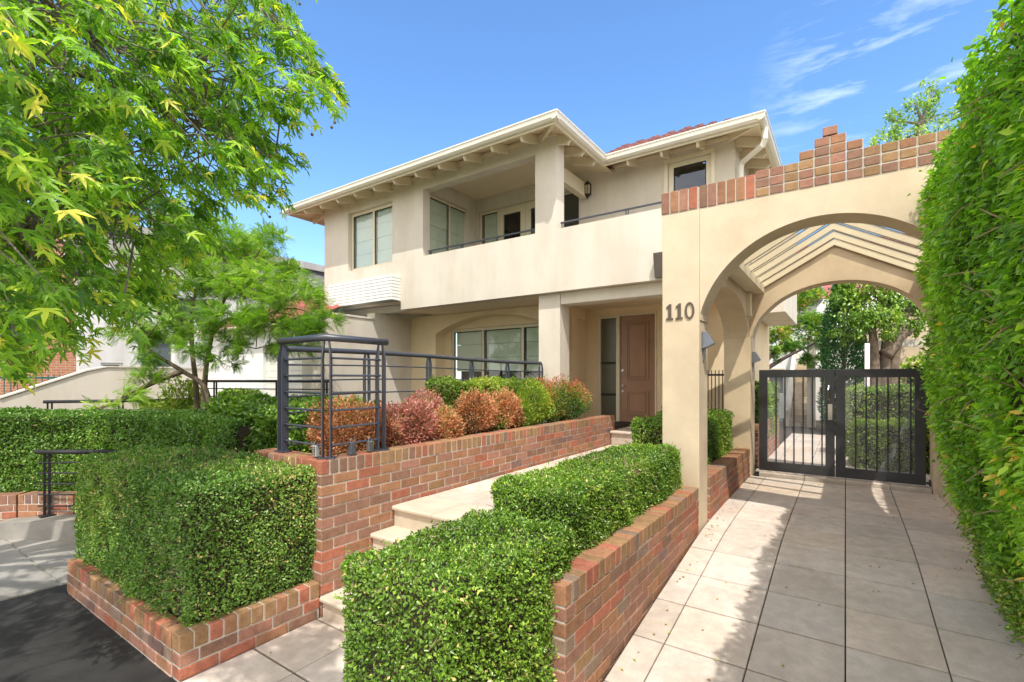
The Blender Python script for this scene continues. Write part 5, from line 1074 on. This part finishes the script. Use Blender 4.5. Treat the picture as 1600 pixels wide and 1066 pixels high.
for k in range(9):
    for i in range(18):
        kk = random.uniform(.75, 1.2); m.col = tuple(v*kk for v in (.36, .10, .075)); u0 = -14.1+i*.272; ya = 5.85+k*.33; z = 1.23+k*.15
        m.add([(u0, ya, z+.03), (u0+.08, ya, z+.05), (u0+.13, ya, z), (u0+.265, ya, z), (u0, ya+.36, z+.175), (u0+.08, ya+.36, z+.195), (u0+.13, ya+.36, z+.155), (u0+.265, ya+.36, z+.155), (u0, ya, z-.03), (u0+.265, ya, z-.03)], [(0, 1, 5, 4), (1, 2, 6, 5), (2, 3, 7, 6), (8, 9, 3, 2, 1, 0)])
m.build('roof', M_TILE, GA, fix=False)
m = MB()
for i in range(7): add_brick(m, (-9.86+i*.094, 5.62, 1.03), (.084, 0, 0), (0, .18, 0), (0, 0, .22), 'face')
m.cur = 1; m.col = (1, 1, 1); m.box(-9.855, -9.21, 5.63, 5.79, 1.035, 1.245); m.build('brick_lintel', [M_BRICK, M_MORTAR], GA, fix=False)
AP = thing('apartment_building', 'white and grey apartment building behind the feathery tree, dark band under its flat roof', 'building', (-17, 8, -1.9))
M_APW = surf('apartment_white', (.72, .70, .68), .85, .05, 2, 60, .1, streak=.12); M_APG = surf('apartment_grey', (.48, .45, .44), .9, .08, 2, 60, .1, streak=.3)
wins = [(4.6, 5.1, -.35, .45), (5.5, 6.4, -.9, 1.3), (7.2, 7.9, -.2, .7), (9.0, 10.2, -.3, .9), (8.6, 9.6, 1.7, 2.6), (10.2, 11.2, 1.9, 2.85), (11.5, 12.6, 1.9, 2.85), (6.2, 7.2, 1.8, 2.6)]
us = sorted({4.15, 14.5, *[w[0] for w in wins], *[w[1] for w in wins]}); zs_ = sorted({-1.9, 3.15, *[w[2] for w in wins], *[w[3] for w in wins]})
m = MB(); m.grid(us, zs_, lambda u, z: not any(w[0] < u < w[1] and w[2] < z < w[3] for w in wins), 'x', -17.0, -17.3); m.build('wall', M_APW, AP, fix=False)
m = MB(); m.box(-17.35, -17.0, 3.9, 14.5, 3.151, 4.05); m.box(-17.4, -16.9, 3.9, 14.5, 4.2, 4.45); m.box(-17.3, -16.85, 3.9, 14.5, 3.05, 3.149); m.build('parapet', M_APG, AP)
m = MB(); m.box(-17.34, -17.02, 3.95, 14.5, 4.051, 4.199); m.build('roof_band', surf('band_dark', (.12, .12, .15), .6, .5, 30, 60, 0), AP)
for w in wins:
    m = MB()
    for (a, e, f, h) in ((w[0], w[1], w[2], w[2]+.06), (w[0], w[1], w[3]-.06, w[3]), (w[0], w[0]+.06, w[2]+.06, w[3]-.06), (w[1]-.06, w[1], w[2]+.06, w[3]-.06)): m.box(-17.12, -17.06, a, e, f, h)
    f_ = m.build('window', M_WHITE, AP); m = MB(); m.box(-17.15, -17.13, w[0]+.06, w[1]-.06, w[2]+.06, w[3]-.06); m.build('pane', surf('pane_grey', (.12, .14, .15), .1, .1, 2, 20, 0), f_)
BR = thing('brick_building', 'orange brick building at the far left behind the street tree leaves', 'building', (-22, 2, -1.9)); m = MB(); m.box(-22.3, -22, -6, 5.6, -1.9, 5.2); 
def brickmat():
    mt, nt = new_mat('brick_far'); l = nt.links.new; o_ = N(nt, 'ShaderNodeOutputMaterial'); p = N(nt, 'ShaderNodeBsdfPrincipled'); co = N(nt, 'ShaderNodeTexCoord'); mp_ = N(nt, 'ShaderNodeMapping'); mp_.inputs['Rotation'].default_value = (R(90), 0, R(90)); br = N(nt, 'ShaderNodeTexBrick')
    cx_ = N(nt, 'ShaderNodeSeparateXYZ'); cb = N(nt, 'ShaderNodeCombineXYZ'); l(co.outputs['Object'], cx_.inputs[0]); l(cx_.outputs[1], cb.inputs[0]); l(cx_.outputs[2], cb.inputs[1])
    br.inputs['Color1'].default_value = (.52, .17, .08, 1); br.inputs['Color2'].default_value = (.60, .24, .12, 1); br.inputs['Mortar'].default_value = (.55, .45, .35, 1); br.inputs['Scale'].default_value = 1; br.inputs['Brick Width'].default_value = .24; br.inputs['Row Height'].default_value = .086; br.inputs['Mortar Size'].default_value = .01
    l(cb.outputs[0], br.inputs['Vector']); l(br.outputs[0], p.inputs['Base Color']); p.inputs['Roughness'].default_value = .85; l(p.outputs[0], o_.inputs[0]); return mt
M_BFAR = brickmat(); m.build('wall', M_BFAR, BR)
for (y, z) in ((1.0, 1.2), (3.2, 1.2), (1.0, 3.4), (3.2, 3.4)):
    m = MB(); m.box(-22.0, -21.96, y, y+.9, z, z+1.2); f_ = m.build('window', M_WHITE, BR); m = MB(); m.box(-21.965, -21.955, y+.06, y+.84, z+.06, z+1.14); m.build('pane', surf('pane_grey', (.12, .14, .15), .1), f_)
m = MB(); m.box(-22.6, -21.7, -6.1, 5.7, 5.2, 5.4); m.build('roof', M_APG, BR)
IF = thing('iron_fence', 'green iron fence beyond the parked car at the left edge', 'fence', (-18, 2, -1.9)); m = MB(); m.box(-18.02, -17.98, .6, 4.1, .0, .05)
for k in range(30): m.box(-18.01, -17.99, .6+k*.12, .62+k*.12, -1.9, .12 if k % 6 else .3)
m.build('pickets', surf('fence_green', (.03, .14, .12), .5), IF)
# parked car beyond the wall, only its roof shows
CR = thing('parked_car', 'dark blue parked car with a red roof beyond the sloping wall at the left edge', 'car', (-16.2, 1.9, -1.9)); m = MB()
prof = [(.2, -1.6), (.2, -1.1), (.5, -.95), (1.3, -.85), (1.75, -.40), (3.0, -.36), (3.6, -.82), (4.1, -.90), (4.2, -1.6)]
m.prism([(a-.9, z) for a, z in prof], 'x', -17.0, -15.4); m.build('body', surf('car_blue', (.03, .06, .16), .25, .05, 5, 60, 0, spec=.7), CR, bevel=.04)
m = MB(); m.prism([(.88, -.392), (2.08, -.352), (2.08, -.335), (.88, -.372)], 'x', -16.9, -15.5); m.build('roof_panel', surf('car_red', (.28, .05, .04), .3), CR)
m = MB(); m.prism([(.50, -.80), (.86, -.44), (2.1, -.42), (2.55, -.78)], 'x', -15.40, -15.385); m.build('side_window', M_DARK, CR)
for y in (.1, 2.6):
    m = MB(); m.tube([(-15.55, y, -1.6), (-15.35, y, -1.6)], .31, 20); w_ = m.build('wheel', M_BLACK, CR); m = MB(); m.tube([(-15.349, y, -1.6), (-15.34, y, -1.6)], .18, 16); m.build('rim', M_STEEL, w_)
# rear house and stairs through the arch
RH = thing('rear_house', 'white rear house with a red tiled roof and outside stairs, seen through the arch', 'house', (-1, 20, -1.5)); m = MB()
m.grid([-6, -2.55, -1.95, 3.5], [-1.5, -.55, .35, 2.9], lambda u, z: not (-2.55 < u < -1.95 and -.55 < z < .35), 'y', 21, 21.3); m.build('wall', M_WHITE, RH, fix=False)
m = MB(); m.box(-2.60, -2.55, 20.96, 21.0, -.6, .4); m.box(-1.95, -1.9, 20.96, 21.0, -.6, .4); m.box(-2.549, -1.951, 20.96, 21.0, .351, .4); f_ = m.build('window', M_FRAME, RH); m = MB(); m.box(-2.55, -1.95, 21.1, 21.12, -.55, .35); m.build('pane', surf('pane_grey', (.12, .14, .15), .1), f_)
m = MB(); random.seed(5)
for k in range(12):
    for i in range(34):
        kk = random.uniform(.7, 1.2); m.col = tuple(v*kk for v in (.42, .13, .12)); u0 = -6.2+i*.29; ya = 20.6+k*.34; z = 2.9+k*.24
        m.add([(u0, ya, z), (u0+.28, ya, z), (u0+.28, ya+.36, z+.25), (u0, ya+.36, z+.25), (u0, ya, z-.05), (u0+.28, ya, z-.05)], [(0, 1, 2, 3), (4, 5, 1, 0)])
m.build('roof', M_TILE, RH, fix=False)
m = MB(); sx0, sx1 = A(1246, 600, 18)[0], A(1271, 600, 18)[0]
for k in range(13): m.box(sx0+.02, sx1-.02, 17.6+k*.27, 17.6+(k+1)*.27+.02, -1.5, -1.3+k*.17)
m.build('stairs', surf('stair_stone', (.50, .40, .28), .8), RH)
m = MB(); m.prism([(17.5, -1.5), (17.5, -1.0), (21, 1.4), (21, -1.5)], 'x', sx0-.12, sx0); m.box(sx1, sx1+.22, 17.5, 17.75, -1.5, 1.15); m.box(sx1, 2.2, 17.52, 17.7, .9, 1.1); m.build('stair_wall', M_HOUSE, RH)
m = MB(); m.prism([(-1.5, -1.5), (-1.5, .95), (-1.1, 2.2), (-.6, 2.9), (3.4, 2.9), (3.4, -1.5)], 'y', 20.6, 20.75); m.build('garden_screen', M_WHITE, RH)
m = MB(); m.box(A(1352, 500, 15)[0], 6, 18.2, 18.45, -1.5, 2.1); tag(m.build('garden_wall', M_STUC), 'beige rendered wall behind the trunks of the garden tree', 'wall')
m = MB(); m.box(A(1351, 540, 12)[0], A(1359, 540, 12)[0], A(1355, 540, 12)[1], A(1355, 540, 12)[1]+.12, -1.5, .88); tag(m.build('white_post', M_WHITE, bevel=.01), 'thin white post beside the trunks of the garden tree', 'post')
hedge_box('garden_hedge', 'tall hedge beyond the right side of the arched passage, beside the gate', 1.36, 1.95, 5.2, 9.6, -1.6, 1.40, 9000, .05, LM_BOX, faces='xXyYZ', lump=.05)
# fallen leaves
LG = thing('fallen_leaves', 'few dry fallen leaves on the paving', 'leaves', (0, 3, -1.8)); P = []
for _ in range(46):
    x = random.uniform(-1.15, 1.0); y = random.uniform(2.6, 8.2); P.append((x, y, zg(y)+.008))
for _ in range(70):
    x = random.choice((-1.16+abs(random.gauss(0, .05)), 1.0-abs(random.gauss(0, .12)))); y = random.uniform(2.6, 8.2); P.append((x, y, zg(y)+.008))
for _ in range(14): P.append((random.uniform(-3.3, -2.2), random.uniform(.8, 2.1), -1.86))
P = np.array(P); blades('leaf', P, RNG.normal(0, 1, P.shape)*(1, 1, .1), np.tile([0, 0, 1.], (len(P), 1))+RNG.normal(0, .15, P.shape), .028, T_leaf(.6), leafmat('leaf_dry', [(0, (.10, .06, .03)), (.6, (.25, .17, .05)), (1, (.2, .25, .04))], .7, .1), LG); LG['kind'] = 'stuff'
